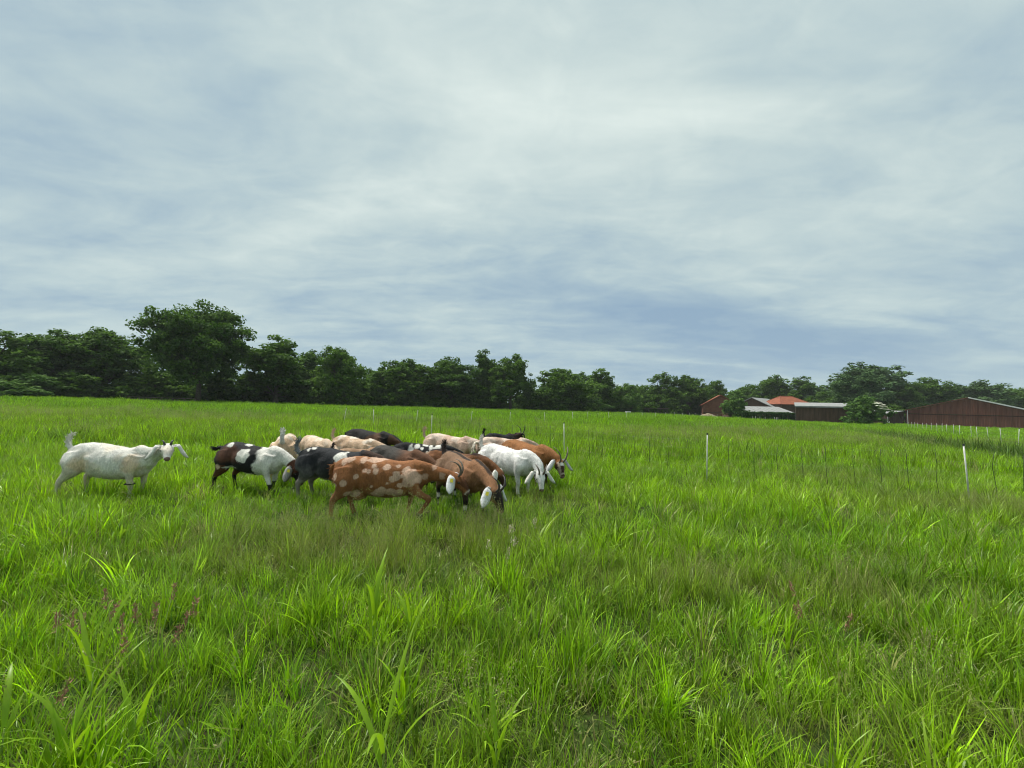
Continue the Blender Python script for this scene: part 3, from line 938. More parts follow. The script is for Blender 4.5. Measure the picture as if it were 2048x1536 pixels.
_TP = [  # x, top, bottom, half width
 (-.575, .640, .555, .040), (-.560, .690, .505, .076), (-.515, .742, .468, .116), (-.43, .785, .440, .146), (-.31, .803, .405, .162), (-.15, .793, .345, .200),
 (.02, .772, .312, .216), (.16, .756, .308, .204), (.27, .752, .322, .178), (.36, .764, .345, .150), (.44, .745, .380, .124), (.50, .695, .420, .098), (.54, .630, .455, .068), (.558, .575, .505, .034)]
TORSO = np.array([(x, (t + b) / 2, (t - b) / 2, w) for x, t, b, w in _TP])
FRONT = np.array([  # x, y, z, half width across, half depth fore-aft
 (.37, .085, .64, .055, .13), (.36, .115, .52, .062, .105), (.335, .128, .42, .052, .072), (.335, .125, .32, .040, .046), (.345, .12, .235, .038, .041), (.34, .12, .15, .027, .029), (.34, .12, .075, .030, .033), (.352, .12, .03, .029, .032)])
HIND = np.array([
 (-.42, .080, .66, .080, .15), (-.40, .125, .54, .084, .160), (-.38, .142, .44, .070, .130), (-.425, .132, .345, .046, .075), (-.485, .125, .265, .034, .050), (-.485, .122, .17, .028, .032), (-.475, .12, .08, .031, .034), (-.46, .12, .03, .030, .033)])

def make_goat(g):
    name = 'goat'
    s = g.get('scale', 1.0)
    x, d = (g['px'] - 1024) / FPX * g['d'], g['d']
    e = empty(name, (x, d, tz(x, d) - .01), R(g.get('yaw', 0)), g['label'], 'goat', 'grazing goat herd')
    e.scale = (s, s, s * g.get('zs', .94))
    seed = g.get('seed', int(g['px']))
    V = []; F = []
    def add(vf):
        o = len(V); V.extend([tuple(p) for p in vf[0]]); F.extend([tuple(i + o for i in q) for q in vf[1]])
    fat = g.get('fat', 1.0); ln = g.get('long', 1.0)
    T = crom(TORSO, 4)
    C = np.stack([T[:, 0] * ln, np.zeros(len(T)), T[:, 1]], 1)
    B = T[:, 2].copy(); A = T[:, 3] * fat * .92
    dip = np.exp(-((T[:, 0] - .10) / .28) ** 2) * g.get('sway', .02)      # back line
    C[:, 2] -= dip * .5; B -= dip * .5
    bel = np.exp(-((T[:, 0] + .05) / .3) ** 2) * g.get('belly', 0.0)
    C[:, 2] -= bel * .5; B += bel * .5
    add(loft(C, A, B, seg=28, expo=2.15, ridge=1.72))
    # legs
    hoofs = []
    for key, base in (('fr', FRONT * [1, -1, 1, 1, 1]), ('fl', FRONT), ('hr', HIND * [1, -1, 1, 1, 1]), ('hl', HIND)):
        J = base.copy()
        J[:, 0] *= ln
        if key in g.get('legs', {}):
            lg = g['legs'][key]
            if isinstance(lg, (int, float)):      # swing fore (+) or aft (-) in metres at the hoof
                w = np.clip((J[1, 2] - J[:, 2]) / J[1, 2], 0, 1)
                J[:, 0] += lg * w
            else:
                J[:, :3] = np.array(lg)
        P = crom(J, 4)
        lk = np.interp(P[:, 2], [.25, .5], [.86, 1.0])
        add(loft(P[:, :3], P[:, 3] * lk, P[:, 4] * lk, seg=12))
        hoofs.append((J[-1, :3], J[-2, :3]))
    # neck and head
    poll = np.array(g.get('poll', (.84, 0, .44)), float)
    P0 = np.array([.36 * ln, 0, .60]); ctrl = np.array(g.get('ctrl', (.64, 0, .62)), float)
    ts = np.linspace(0, 1, 12)
    NK = np.array([(1 - t) ** 2 * P0 + 2 * t * (1 - t) * ctrl + t * t * poll for t in ts])
    na = np.interp(ts, [0, .25, .6, 1], [.115, .086, .062, .054]); nb = np.interp(ts, [0, .25, .6, 1], [.18, .132, .088, .074])
    yaw, pit = R(g.get('head', (0, 55))[0]), R(g.get('head', (0, 55))[1])
    hd = np.array([math.cos(pit) * math.cos(yaw), math.cos(pit) * math.sin(yaw), -math.sin(pit)])
    hs = np.array([-math.sin(yaw), math.cos(yaw), 0]); hu = np.cross(hd, hs)
    add(loft(NK, na, nb, seg=16))
    HL = .27 * g.get('headsize', 1.0)
    hp = np.array([(-.22, -.010, .035, .035), (-.12, -.005, .066, .058), (.08, .004, .080, .070), (.26, .004, .082, .068), (.45, .012, .071, .054), (.63, .010, .058, .043),
                   (.80, .000, .049, .039), (.93, -.008, .043, .037), (1.0, -.012, .032, .028), (1.03, -.014, .014, .014)])
    H = crom(hp, 3)
    k = HL / .27
    HC = poll + hd * (H[:, :1] * HL) + hu * H[:, 1:2] * k
    add(loft(HC, H[:, 3] * k, H[:, 2] * k, side=hs, seg=16))
    # brow ridges and jaw give the face its planes
    def ball(c, r3, n=8):
        vv = []; ff = []
        for i in range(n + 1):
            for j in range(n):
                th = math.pi * i / n; ph = 2 * math.pi * j / n
                q = hd * (math.cos(th) * r3[0]) + hs * (math.sin(th) * math.cos(ph) * r3[1]) + hu * (math.sin(th) * math.sin(ph) * r3[2])
                vv.append(c + q)
        for i in range(n):
            for j in range(n):
                a = i * n + j; b = i * n + (j + 1) % n
                ff.append((a, b, b + n, a + n))
        return vv, ff
    for sd_ in (-1, 1):
        add(ball(poll + hd * HL * .30 + hs * sd_ * .050 * k + hu * .030 * k, (.034 * k, .022 * k, .022 * k)))
        add(ball(poll + hd * HL * .22 + hs * sd_ * .038 * k - hu * .050 * k, (.055 * k, .022 * k, .035 * k)))
    if g.get('udder'):
        c = np.array([-.30 * ln, 0, .335])
        hd0, hs0, hu0 = hd, hs, hu
        hd, hs, hu = np.array([1., 0, 0]), np.array([0, 1., 0]), np.array([0, 0, 1.])
        add(ball(c, (.13, .10, .10), 10))
        hd, hs, hu = hd0, hs0, hu0
    me = pymesh('goat_raw', V, F)
    tmp = bpy.data.objects.new('goat_raw', me); COL.objects.link(tmp)
    rm = tmp.modifiers.new('r', 'REMESH'); rm.mode = 'VOXEL'; rm.voxel_size = .0125
    sm = tmp.modifiers.new('s', 'SMOOTH'); sm.factor = .5; sm.iterations = 5
    dg = bpy.context.evaluated_depsgraph_get()
    bm = bpy.data.meshes.new_from_object(tmp.evaluated_get(dg))
    bpy.data.objects.remove(tmp); bpy.data.meshes.remove(me)
    bm.name = 'goat_body'
    n = len(bm.vertices)
    co = np.empty(n * 3, np.float32); bm.vertices.foreach_get('co', co); co = co.reshape(-1, 3).astype(float)
    # light lumpiness of muscle and belly
    nz = np.array([mnoise.noise(Vector(p) * 6 + Vector((seed, 0, 0))) for p in co])
    nf = np.array([mnoise.noise(Vector(p) * 17 + Vector((0, seed, 0))) for p in co])
    nor = np.empty(n * 3, np.float32); bm.vertices.foreach_get('normal', nor); nor = nor.reshape(-1, 3)
    amp = np.where(co[:, 2] > .3, 1.0, .3)
    ga = lambda x, z, rx, rz: np.exp(-(((co[:, 0] / ln - x) / rx) ** 2 + ((co[:, 2] - z) / rz) ** 2)) * (np.abs(co[:, 1]) > .03)
    form = (-.022 * ga(-.20, .68, .075, .06) + .014 * ga(-.345, .765, .05, .035) - .016 * ga(-.245, .50, .05, .12) - .013 * ga(.215, .56, .045, .14)
            + .012 * ga(.33, .60, .06, .12) - .010 * ga(.45, .62, .05, .08) + .004 * np.sin(co[:, 0] * 62) * ga(.03, .58, .14, .12))
    co2 = co + nor * (nz * .009 * amp + nf * .0032 + form)[:, None]
    bm.vertices.foreach_set('co', co2.astype(np.float32).ravel())
    # position along neck (0..1) and head (1..2)
    ch = np.vstack([NK, poll + hd * np.linspace(.1, 1.02, 8)[:, None] * HL])
    sv = np.concatenate([ts, 1 + np.linspace(.1, 1.02, 8)])
    D = np.linalg.norm(co[:, None] - ch[None], axis=2)
    idx = D.argmin(1); dist = D[np.arange(n), idx]
    st = np.where((dist < .22) & (co[:, 0] > .38 * ln), sv[idx], 0.0)
    hx = (co - poll) @ hd / HL; hy = (co - poll) @ hs / k; hz = (co - poll) @ hu / k
    legm = (np.abs(co[:, 1]) > .04) & (co[:, 2] < .36) & (st < .6)
    info = dict(P=co, s=st, hx=hx, hy=hy, hz=hz, nz=nz, nf=nf, leg=legm, n=n, ln=ln, head=(st > 1.0))
    col = g['coat'](info)
    # dark nose, mouth line
    nose = (hx > .93) & (st > 1) & (hz > -.03)
    col[nose] = g.get('nose', np.array([.16, .10, .09]))
    col = np.clip(col * (1 + .10 * nf[:, None] + .05 * nz[:, None]), .004, .85)
    at = bm.attributes.new('coat', 'FLOAT_COLOR', 'POINT')
    at.data.foreach_set('color', np.hstack([col, np.ones((n, 1))]).astype(np.float32).ravel())
    bm.materials.clear(); bm.materials.append(M['coat'])
    body = link('body', bm, None, e, True)
    # coat of short hair lying back along the body
    rh = np.random.default_rng(seed + 900)
    pk = rh.choice(np.where((co[:, 2] > .10) & (hx < .75))[0], 7000)
    hp_ = co2[pk] + rh.normal(0, .005, (7000, 3)); hn = nor[pk].astype(float)
    fl = np.tile([-.55, 0, -.75], (7000, 1)) + rh.normal(0, .28, (7000, 3))
    fl -= hn * (fl * hn).sum(1)[:, None] * .85; fl += hn * .22
    fl /= np.linalg.norm(fl, axis=1)[:, None]
    wv_ = np.cross(fl, hn); wv_ /= np.linalg.norm(wv_, axis=1)[:, None] + 1e-9
    hl_ = rh.uniform(.016, .034, 7000)[:, None] * np.where(co[pk, 2] < .3, .6, 1)[:, None]
    hv = np.stack([hp_ - wv_ * .0022 - hn * .003, hp_ + wv_ * .0022 - hn * .003, hp_ + fl * hl_], 1).reshape(-1, 3)
    fm = npmesh('goat_fur', hv, np.arange(21000).reshape(-1, 3), 3)
    hc = np.repeat(np.clip(col[pk] * rh.uniform(.68, 1.28, 7000)[:, None], .004, .85), 3, axis=0)
    fa_ = fm.attributes.new('coat', 'FLOAT_COLOR', 'POINT')
    fa_.data.foreach_set('color', np.hstack([hc, np.ones((21000, 1))]).astype(np.float32).ravel())
    fm.materials.append(M['coat'])
    tag(link('fur', fm, None, body), kind='stuff')
    def colored(nm, vf, colr, parent, m='coat', smooth=True):
        mm = pymesh(nm, *vf)
        mm.materials.append(M[m])
        a = mm.attributes.new('coat', 'FLOAT_COLOR', 'POINT')
        c = np.broadcast_to(np.asarray(colr, float), (len(mm.vertices), 3))
        a.data.foreach_set('color', np.hstack([c, np.ones((len(mm.vertices), 1))]).astype(np.float32).ravel())
        return link(nm, mm, None, parent, smooth)
    # ears
    L_ = .185 * g.get('ear', 1.0)
    down = np.array([0, 0, -1.0])
    fw = hd - down * np.dot(hd, down)
    fw = hd * .12 + down * .2
    for sd_ in (-1, 1):
        root = poll - hd * HL * .05 + hs * sd_ * .055 * k + hu * .022 * k
        out_ = hs * sd_
        flare = g.get('flare', .45)
        pts = crom([root, root + (out_ * .05 + hu * .004) * k, root + out_ * (.06 + .05 * flare) + down * .085 * L_ / .27 + fw * .02, root + out_ * (.065 + .12 * flare) + down * .18 * L_ / .27 + fw * .045,
                    root + out_ * (.075 + .16 * flare) + down * (.27 - .06 * flare) * L_ / .27 + fw * .07], 3)
        tt = np.linspace(0, 1, len(pts)); wd = g.get('earw', 1.0) * np.interp(tt, [0, .12, .35, .65, .85, 1], [.018, .030, .047, .052, .032, .004])
        # the broad face of the ear looks outward, its width runs along the head
        wv = hd + down * .15; 
        grid = []
        for i, p in enumerate(pts):
            tn = pts[min(i + 1, len(pts) - 1)] - pts[max(i - 1, 0)]; tn /= np.linalg.norm(tn)
            w_ = wv - tn * np.dot(wv, tn); w_ /= np.linalg.norm(w_) + 1e-9
            nrm = np.cross(tn, w_); nrm *= math.copysign(1, np.dot(nrm, out_))
            grid.append([p + w_ * wd[i] * q + nrm * (.022 * (1 - q * q)) for q in (-1, -.5, 0, .5, 1)])
        ec = g['earcol']
        er = colored('ear', sheet(grid, .008), ec[0] if sd_ < 0 and isinstance(ec, (list, tuple)) else (ec[1] if isinstance(ec, (list, tuple)) else ec), e)
        if g.get('tag') and sd_ in g['tag']:
            mi = len(grid) // 2 - 1
            p = np.array(grid[mi][2]); tn = np.array(grid[mi + 1][2]) - p; tn /= np.linalg.norm(tn)
            w_ = np.array(grid[mi][4]) - np.array(grid[mi][0]); w_ /= np.linalg.norm(w_)
            nrm = np.cross(tn, w_); nrm *= math.copysign(1, np.dot(nrm, out_))
            q0 = p + nrm * .008
            mb = MB()
            qq = [q0 - w_ * .016 - tn * .022, q0 + w_ * .016 - tn * .022, q0 + w_ * .018 + tn * .022, q0 - w_ * .018 + tn * .022]
            c0 = (Vector(qq[1]) - Vector(qq[0])).cross(Vector(qq[2]) - Vector(qq[0]))
            if c0.dot(Vector(nrm)) < 0: qq = qq[::-1]
            mb.slab(qq, .004); mb.build('ear_tag', M['tag_yellow'], er)
    # horns
    if g.get('horns', True):
        hl = g.get('hornlen', .20)
        for sd_ in (-1, 1):
            r0 = poll + hd * HL * .13 + hs * sd_ * .028 * k + hu * .062 * k
            back = -hd * .8 + np.array([0, 0, .15])
            pts = crom([r0 - hu * .02, r0 + hu * .30 * hl + back * .12 * hl + hs * sd_ * .05 * hl, r0 + hu * .50 * hl + back * .45 * hl + hs * sd_ * .16 * hl, r0 + hu * .48 * hl + back * .80 * hl + hs * sd_ * .30 * hl, r0 + hu * .30 * hl + back * 1.08 * hl + hs * sd_ * .42 * hl], 4)
            mb = MB(); mb.tube(pts, list(np.interp(np.linspace(0, 1, len(pts)), [0, .5, 1], [.0155, .011, .003])), 8)
            mb.build('horn', M[g.get('hornmat', 'horn')], e, True)
    # eyes
    for sd_ in (-1, 1):
        c = poll + hd * HL * .335 + hs * sd_ * .0655 * k + hu * .024 * k
        vv, ff = ball(c, (.015, .008, .012), 8)
        link('eye', pymesh('eye', vv, ff), M['eye'], e, True)
    # tail
    tr = np.array([-.565 * ln, 0, .70])
    mode = g.get('tail', 'up')
    if mode == 'up':
        pts = [tr + [.05, 0, -.03], tr + [-.03, 0, .02], tr + [-.055, 0, .09], tr + [-.05, 0, .16], tr + [-.03, 0, .205]]
    elif mode == 'back':
        pts = [tr + [.05, 0, -.02], tr + [-.05, 0, .0], tr + [-.11, 0, -.02], tr + [-.16, 0, -.025], tr + [-.20, 0, -.02]]
    elif mode == 'wag':
        pts = [tr + [.05, 0, -.03], tr + [-.04, -.03, .0], tr + [-.09, -.06, -.03], tr + [-.12, -.09, -.10], tr + [-.13, -.10, -.16]]
    else:
        pts = [tr + [.05, 0, -.02], tr + [-.03, 0, -.02], tr + [-.055, 0, -.08], tr + [-.05, 0, -.15], tr + [-.04, 0, -.19]]
    pts = crom(pts, 4)
    tl = np.linspace(0, 1, len(pts))
    tv, tf = loft(pts, np.interp(tl, [0, .3, .7, 1], [.038, .032, .024, .004]), np.interp(tl, [0, .3, .7, 1], [.028, .024, .018, .004]), seg=10)
    tv = [np.array(p) for p in tv]
    r = np.random.default_rng(seed)
    # locks of hair off the tail
    for i in range(2, len(pts)):
        for q in range(14):
            o = len(tv); dirv = r.normal(size=3) * .5 + (pts[i] - pts[i - 1]) / (np.linalg.norm(pts[i] - pts[i - 1]) + 1e-9); dirv /= np.linalg.norm(dirv)
            sdv = np.cross(dirv, r.normal(size=3)); sdv /= np.linalg.norm(sdv) + 1e-9
            b0 = pts[i] + r.normal(size=3) * .014
            tv += [b0 - sdv * .006, b0 + sdv * .006, b0 + dirv * r.uniform(.035, .06)]
            tf.append((o, o + 1, o + 2))
    colored('tail', (tv, tf), g.get('tailcol', WHITE), e)
    # hooves
    for p, q in hoofs:
        pts = np.array([p + [0, 0, .022], p + [.008, 0, .0], p + [.018, 0, -.03]])
        colored('hoof', loft(pts, np.array([.026, .030, .032]), np.array([.028, .033, .040]), seg=10), (.05, .04, .035), e, 'hoof')
    # coarse fringe of hair along the spine and chin breaks the outline
    if g.get('strap'):
        (ps, qs, rad) = g['strap']
        mb = MB()
        c = np.array(ps, float); nrm = np.array(qs, float); nrm /= np.linalg.norm(nrm)
        a = np.cross(nrm, [0, 1, 0]); a /= np.linalg.norm(a); b = np.cross(nrm, a)
        ring = [c + (a * math.cos(t) + b * math.sin(t)) * rad for t in np.linspace(0, 2 * math.pi, 17)]
        mb.tube(ring, .008, 6, cap=False); mb.build('leg_strap' if ps[2] < .5 else 'collar', M['collar'], e, True)
    return e

# coat patterns -----------------------------------------------------
def sm01(a, lo, hi):
    t = np.clip((a - lo) / (hi - lo), 0, 1)
    return t * t * (3 - 2 * t)
def mixc(c, m, col):
    return c * (1 - m[:, None]) + np.asarray(col) * m[:, None]
def spot(i, c, x, z, rx, rz, col, side=-1, edge=.2):
    P = i['P']
    d = np.sqrt(((P[:, 0] / i['ln'] - x) / rx) ** 2 + ((P[:, 2] - z) / rz) ** 2) + .42 * i['nf'] + .26 * i['nz']
    m = 1 - sm01(d, 1 - edge / 2, 1 + edge / 2)
    if side:
        m = m * (P[:, 1] * side > -.02)
    return mixc(c, m, col)
def base(i, col):
    return np.tile(np.asarray(col, float), (i['n'], 1))

def coat_white(i):
    c = base(i, WHITE)
    c = mixc(c, sm01(i['nz'], -.05, .45) * .50, (.66, .55, .41))
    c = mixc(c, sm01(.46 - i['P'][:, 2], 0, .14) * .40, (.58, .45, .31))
    c = spot(i, c, -.28, .50, .12, .10, (.64, .50, .34), 0, .9); c = spot(i, c, .36, .52, .10, .12, (.64, .50, .36), 0, .9)
    return c
def coat_purewhite(i):
    c = base(i, (.72, .71, .68))
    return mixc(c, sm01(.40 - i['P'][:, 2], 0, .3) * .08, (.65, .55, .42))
def coat_pied(i):            # black-brown rear, white forequarters
    P = i['P']
    c = base(i, BLACK)
    c = mixc(c, 1 - sm01(np.hypot((P[:, 0] + .28) / .26, (P[:, 2] - .62) / .16) + .4 * i['nz'], .6, 1.15), DKBROWN)
    c = mixc(c, ((P[:, 0] < -.3) & (P[:, 2] < .46)).astype(float) * .9, (.11, .045, .02))
    c = mixc(c, sm01(P[:, 0] / i['ln'] - .17 + .05 * i['nz'] + .03 * i['nf'], -.012, .02), WHITE * .97)
    hl = sm01(i['s'], .72, .80)
    c = mixc(c, hl, (.085, .034, .018))
    c = mixc(c, sm01(i['s'], 1.25, 1.4), BLACK)
    c = spot(i, c, -.02, .62, .115, .10, WHITE, 0)
    c = spot(i, c, -.34, .76, .05, .03, WHITE, 0); c = spot(i, c, -.06, .775, .06, .02, WHITE, 0)
    c = spot(i, c, -.42, .43, .045, .04, (.6, .45, .35), -1); c = spot(i, c, -.24, .42, .10, .018, WHITE * .8, -1); c = spot(i, c, -.02, .33, .14, .02, WHITE * .7, -1)
    c[(i['head']) & (i['hx'] > .2) & (i['hx'] < .5) & (i['hz'] > .03) & (np.abs(i['hy']) < .022)] = WHITE
    lg = i['leg'] & (P[:, 0] < .1) & (P[:, 2] < .25); c[lg] = BLACK
    c[i['leg'] & (P[:, 0] > .1) & (P[:, 2] < .2)] = BLACK
    return c
def coat_cream(seed, col=CREAM, pale=(.74, .64, .52), amt=.8):
    def f(i):
        c = base(i, col)
        P = i['P']
        col2 = np.asarray(col) * .72
        c = mixc(c, sm01(i['nf'] + .5 * i['nz'], .05, .5) * .6, col2)
        m = sm01(np.sin(P[:, 0] * 17 + seed + 2.4 * i['nz']) * .5 + np.cos(P[:, 2] * 21 + seed * 2 + 2 * i['nf']) * .5 + i['nz'] * .8, -.1, .7)
        c = mixc(c, m * amt, pale)
        c = mixc(c, sm01(i['s'], .6, 1.3) * .6, pale)
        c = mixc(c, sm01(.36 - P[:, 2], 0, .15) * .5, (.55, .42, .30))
        return c
    return f
def coat_charcoal(i):
    P = i['P']
    c = base(i, (.020, .022, .025))
    c = mixc(c, sm01(-P[:, 2] + .60 + .09 * i['nf'], 0, .2) * sm01(-P[:, 0], .0, .35) * .75, (.13, .125, .12))
    c = mixc(c, sm01(P[:, 0], .34, .46), (.06, .035, .025))
    c = spot(i, c, .12, .625, .085, .105, WHITE, 0); c = spot(i, c, .07, .68, .07, .05, WHITE, 0); c = spot(i, c, .15, .52, .05, .04, WHITE * .9, 0)
    c = spot(i, c, -.40, .755, .03, .022, WHITE, 0); c = spot(i, c, -.33, .775, .03, .018, WHITE, 0)
    c = mixc(c, sm01(.36 - P[:, 2], 0, .06) * (np.abs(P[:, 1]) < .17) * .8, (.42, .38, .33))
    lg = i['leg'] & (P[:, 0] < 0)
    c[lg] = c[lg] * .4 + np.array([.16, .14, .12]) * .6
    return c
def coat_spotted(i):
    P = i['P']
    c = base(i, BROWN)
    c = mixc(c, sm01(P[:, 2], .66, .79) * .55, (.33, .14, .055))
    c = mixc(c, sm01(.45 - P[:, 2], 0, .12) * .4, (.30, .15, .07))
    SP = (.54, .36, .26)
    for (x, z, rx, rz) in ((-.36, .765, .055, .035), (-.44, .74, .035, .04), (-.22, .765, .035, .04), (-.06, .765, .11, .03), (-.07, .70, .03, .025), (.075, .685, .046, .038), (-.17, .645, .03, .028), (-.125, .64, .028, .025), (-.04, .64, .032, .035),
                           (.195, .60, .042, .065), (.155, .555, .036, .04), (.25, .585, .026, .026), (.30, .645, .04, .05), (.345, .56, .085, .085), (.385, .61, .06, .05), (.43, .56, .05, .06),
                           (.02, .40, .06, .05), (-.03, .355, .07, .045), (.15, .385, .075, .045), (.21, .38, .06, .05), (.24, .47, .03, .035), (.30, .48, .03, .03), (-.08, .455, .022, .02), (-.27, .565, .025, .035), (-.40, .49, .035, .04), (-.51, .56, .02, .04), (-.50, .46, .025, .03), (-.33, .35, .08, .04), (.20, .70, .022, .018), (.10, .50, .018, .018)):
        c = spot(i, c, x, z, rx, rz, SP, -1)
    for (x, z) in ((-.3, .6), (.0, .66), (.2, .5), (-.1, .45), (.3, .62)):
        c = spot(i, c, x, z, .06, .05, SP, 1)
    nk = (i['s'] > .25) & (i['s'] < .8)
    m = nk * sm01(np.sin(P[:, 0] * 31 + 1) * np.cos(P[:, 2] * 27) + .6 * i['nf'], .35, .6)
    c = mixc(c, m * .7, SP)
    c = mixc(c, (i['head'] & (i['hz'] > .02)).astype(float) * sm01(i['hx'], .1, .5) * .8, DKBROWN)
    c = mixc(c, sm01(i['hx'], .82, .92) * i['head'], (.6, .52, .46))
    return c
def coat_greybrown(i):
    P = i['P']
    c = base(i, (.052, .048, .042))
    c = mixc(c, sm01(P[:, 0] + .12 * i['nz'], -.02, .22), (.13, .062, .033))
    c = mixc(c, sm01(.56 - P[:, 2], 0, .16) * .6, (.10, .05, .03))
    return c
def coat_blackspeck(i):
    P = i['P']
    c = base(i, BLACK)
    c = mixc(c, sm01(.60 - P[:, 2], 0, .15) * .8, (.045, .024, .016))
    for (x, z, rx, rz) in ((-.22, .66, .05, .10), (-.10, .735, .05, .04), (.06, .755, .06, .03), (.0, .69, .03, .03), (.16, .70, .035, .06), (.22, .60, .05, .10), (.10, .61, .03, .03), (.30, .72, .06, .04), (.34, .63, .04, .05), (.02, .56, .03, .03), (-.05, .60, .025, .025), (.27, .47, .06, .06), (.16, .50, .03, .03)):
        c = spot(i, c, x, z, rx, rz, WHITE, 0, .5)
    return c
def coat_brown(i):
    P = i['P']
    c = base(i, (.20, .085, .036))
    c = mixc(c, sm01(P[:, 2] + .05 * i['nz'], .70, .77) * (np.abs(P[:, 1]) < .07), (.03, .018, .014))
    c = mixc(c, sm01(-P[:, 0], .44, .52) * .5, (.62, .45, .32))
    c = mixc(c, sm01(.40 - P[:, 2], 0, .1) * .8, (.03, .02, .016))
    c = mixc(c, sm01(i['s'], 1.1, 1.5), (.06, .03, .02))
    return c
def coat_tan(i):
    P = i['P']
    c = base(i, TAN)
    c = mixc(c, sm01(P[:, 0], -.1, .35) * .7, (.27, .125, .055))
    c = mixc(c, sm01(-P[:, 0] + .05 * i['nz'], .50, .545) * sm01(.74 - P[:, 2], -.02, .02) * .85, (.62, .46, .33))
    c = mixc(c, (np.abs(P[:, 1]) < .028).astype(float) * sm01(P[:, 2], .60, .66) * (i['s'] < .95), (.035, .022, .016))
    c = mixc(c, sm01(.34 - P[:, 2], 0, .04) * (np.abs(P[:, 1]) < .16), (.07, .045, .03))
    c = spot(i, c, .16, .62, .06, .06, (.36, .21, .12), 0, .8)
    lg = i['leg']
    c = mixc(c, lg * sm01(.27 - P[:, 2], 0, .03), (.02, .015, .013)); c = mixc(c, lg * sm01(.19 - P[:, 2], 0, .015), WHITE); c = mixc(c, lg * sm01(.13 - P[:, 2], 0, .015), BLACK)
    c = mixc(c, (i['head'] & (i['hz'] > .015)).astype(float) * sm01(i['hx'], -.05, .2), (.025, .018, .015))
    return c
def coat_chestnut(i):
    P = i['P']
    c = base(i, CHEST)
    c = mixc(c, sm01(.42 - P[:, 2], 0, .1) * .9, (.03, .02, .015))
    c = mixc(c, sm01(i['s'], 1.05, 1.2), (.06, .032, .02))
    for q in (-1, 1):
        c[(i['head']) & (np.abs(i['hy'] - q * .045) < .014) & (i['hz'] > -.01)] = (.45, .36, .28)
    c[(i['head']) & (i['hx'] > .12) & (i['hx'] < .34) & (np.abs(i['hy']) < .03) & (i['hz'] > .03)] = WHITE
    c[(i['head']) & (i['hx'] > .74) & (i['hx'] < .84)] = (.42, .34, .28)
    return c
def coat_blackbrown(i):
    P = i['P']
    c = base(i, (.014, .013, .013))
    c = mixc(c, 1 - sm01(np.hypot((P[:, 0] - .25) / .20, (P[:, 2] - .58) / .17) + .5 * i['nz'], .7, 1.2), (.085, .042, .022))
    c = mixc(c, ((i['s'] > .3) & (i['s'] < .9) & (np.abs(P[:, 1]) > .03)).astype(float) * .7, (.10, .05, .025))
    return c
def coat_black(i):
    c = base(i, (.012, .012, .013))
    return mixc(c, sm01(i['P'][:, 0], .2, .5) * .7, (.06, .03, .018))

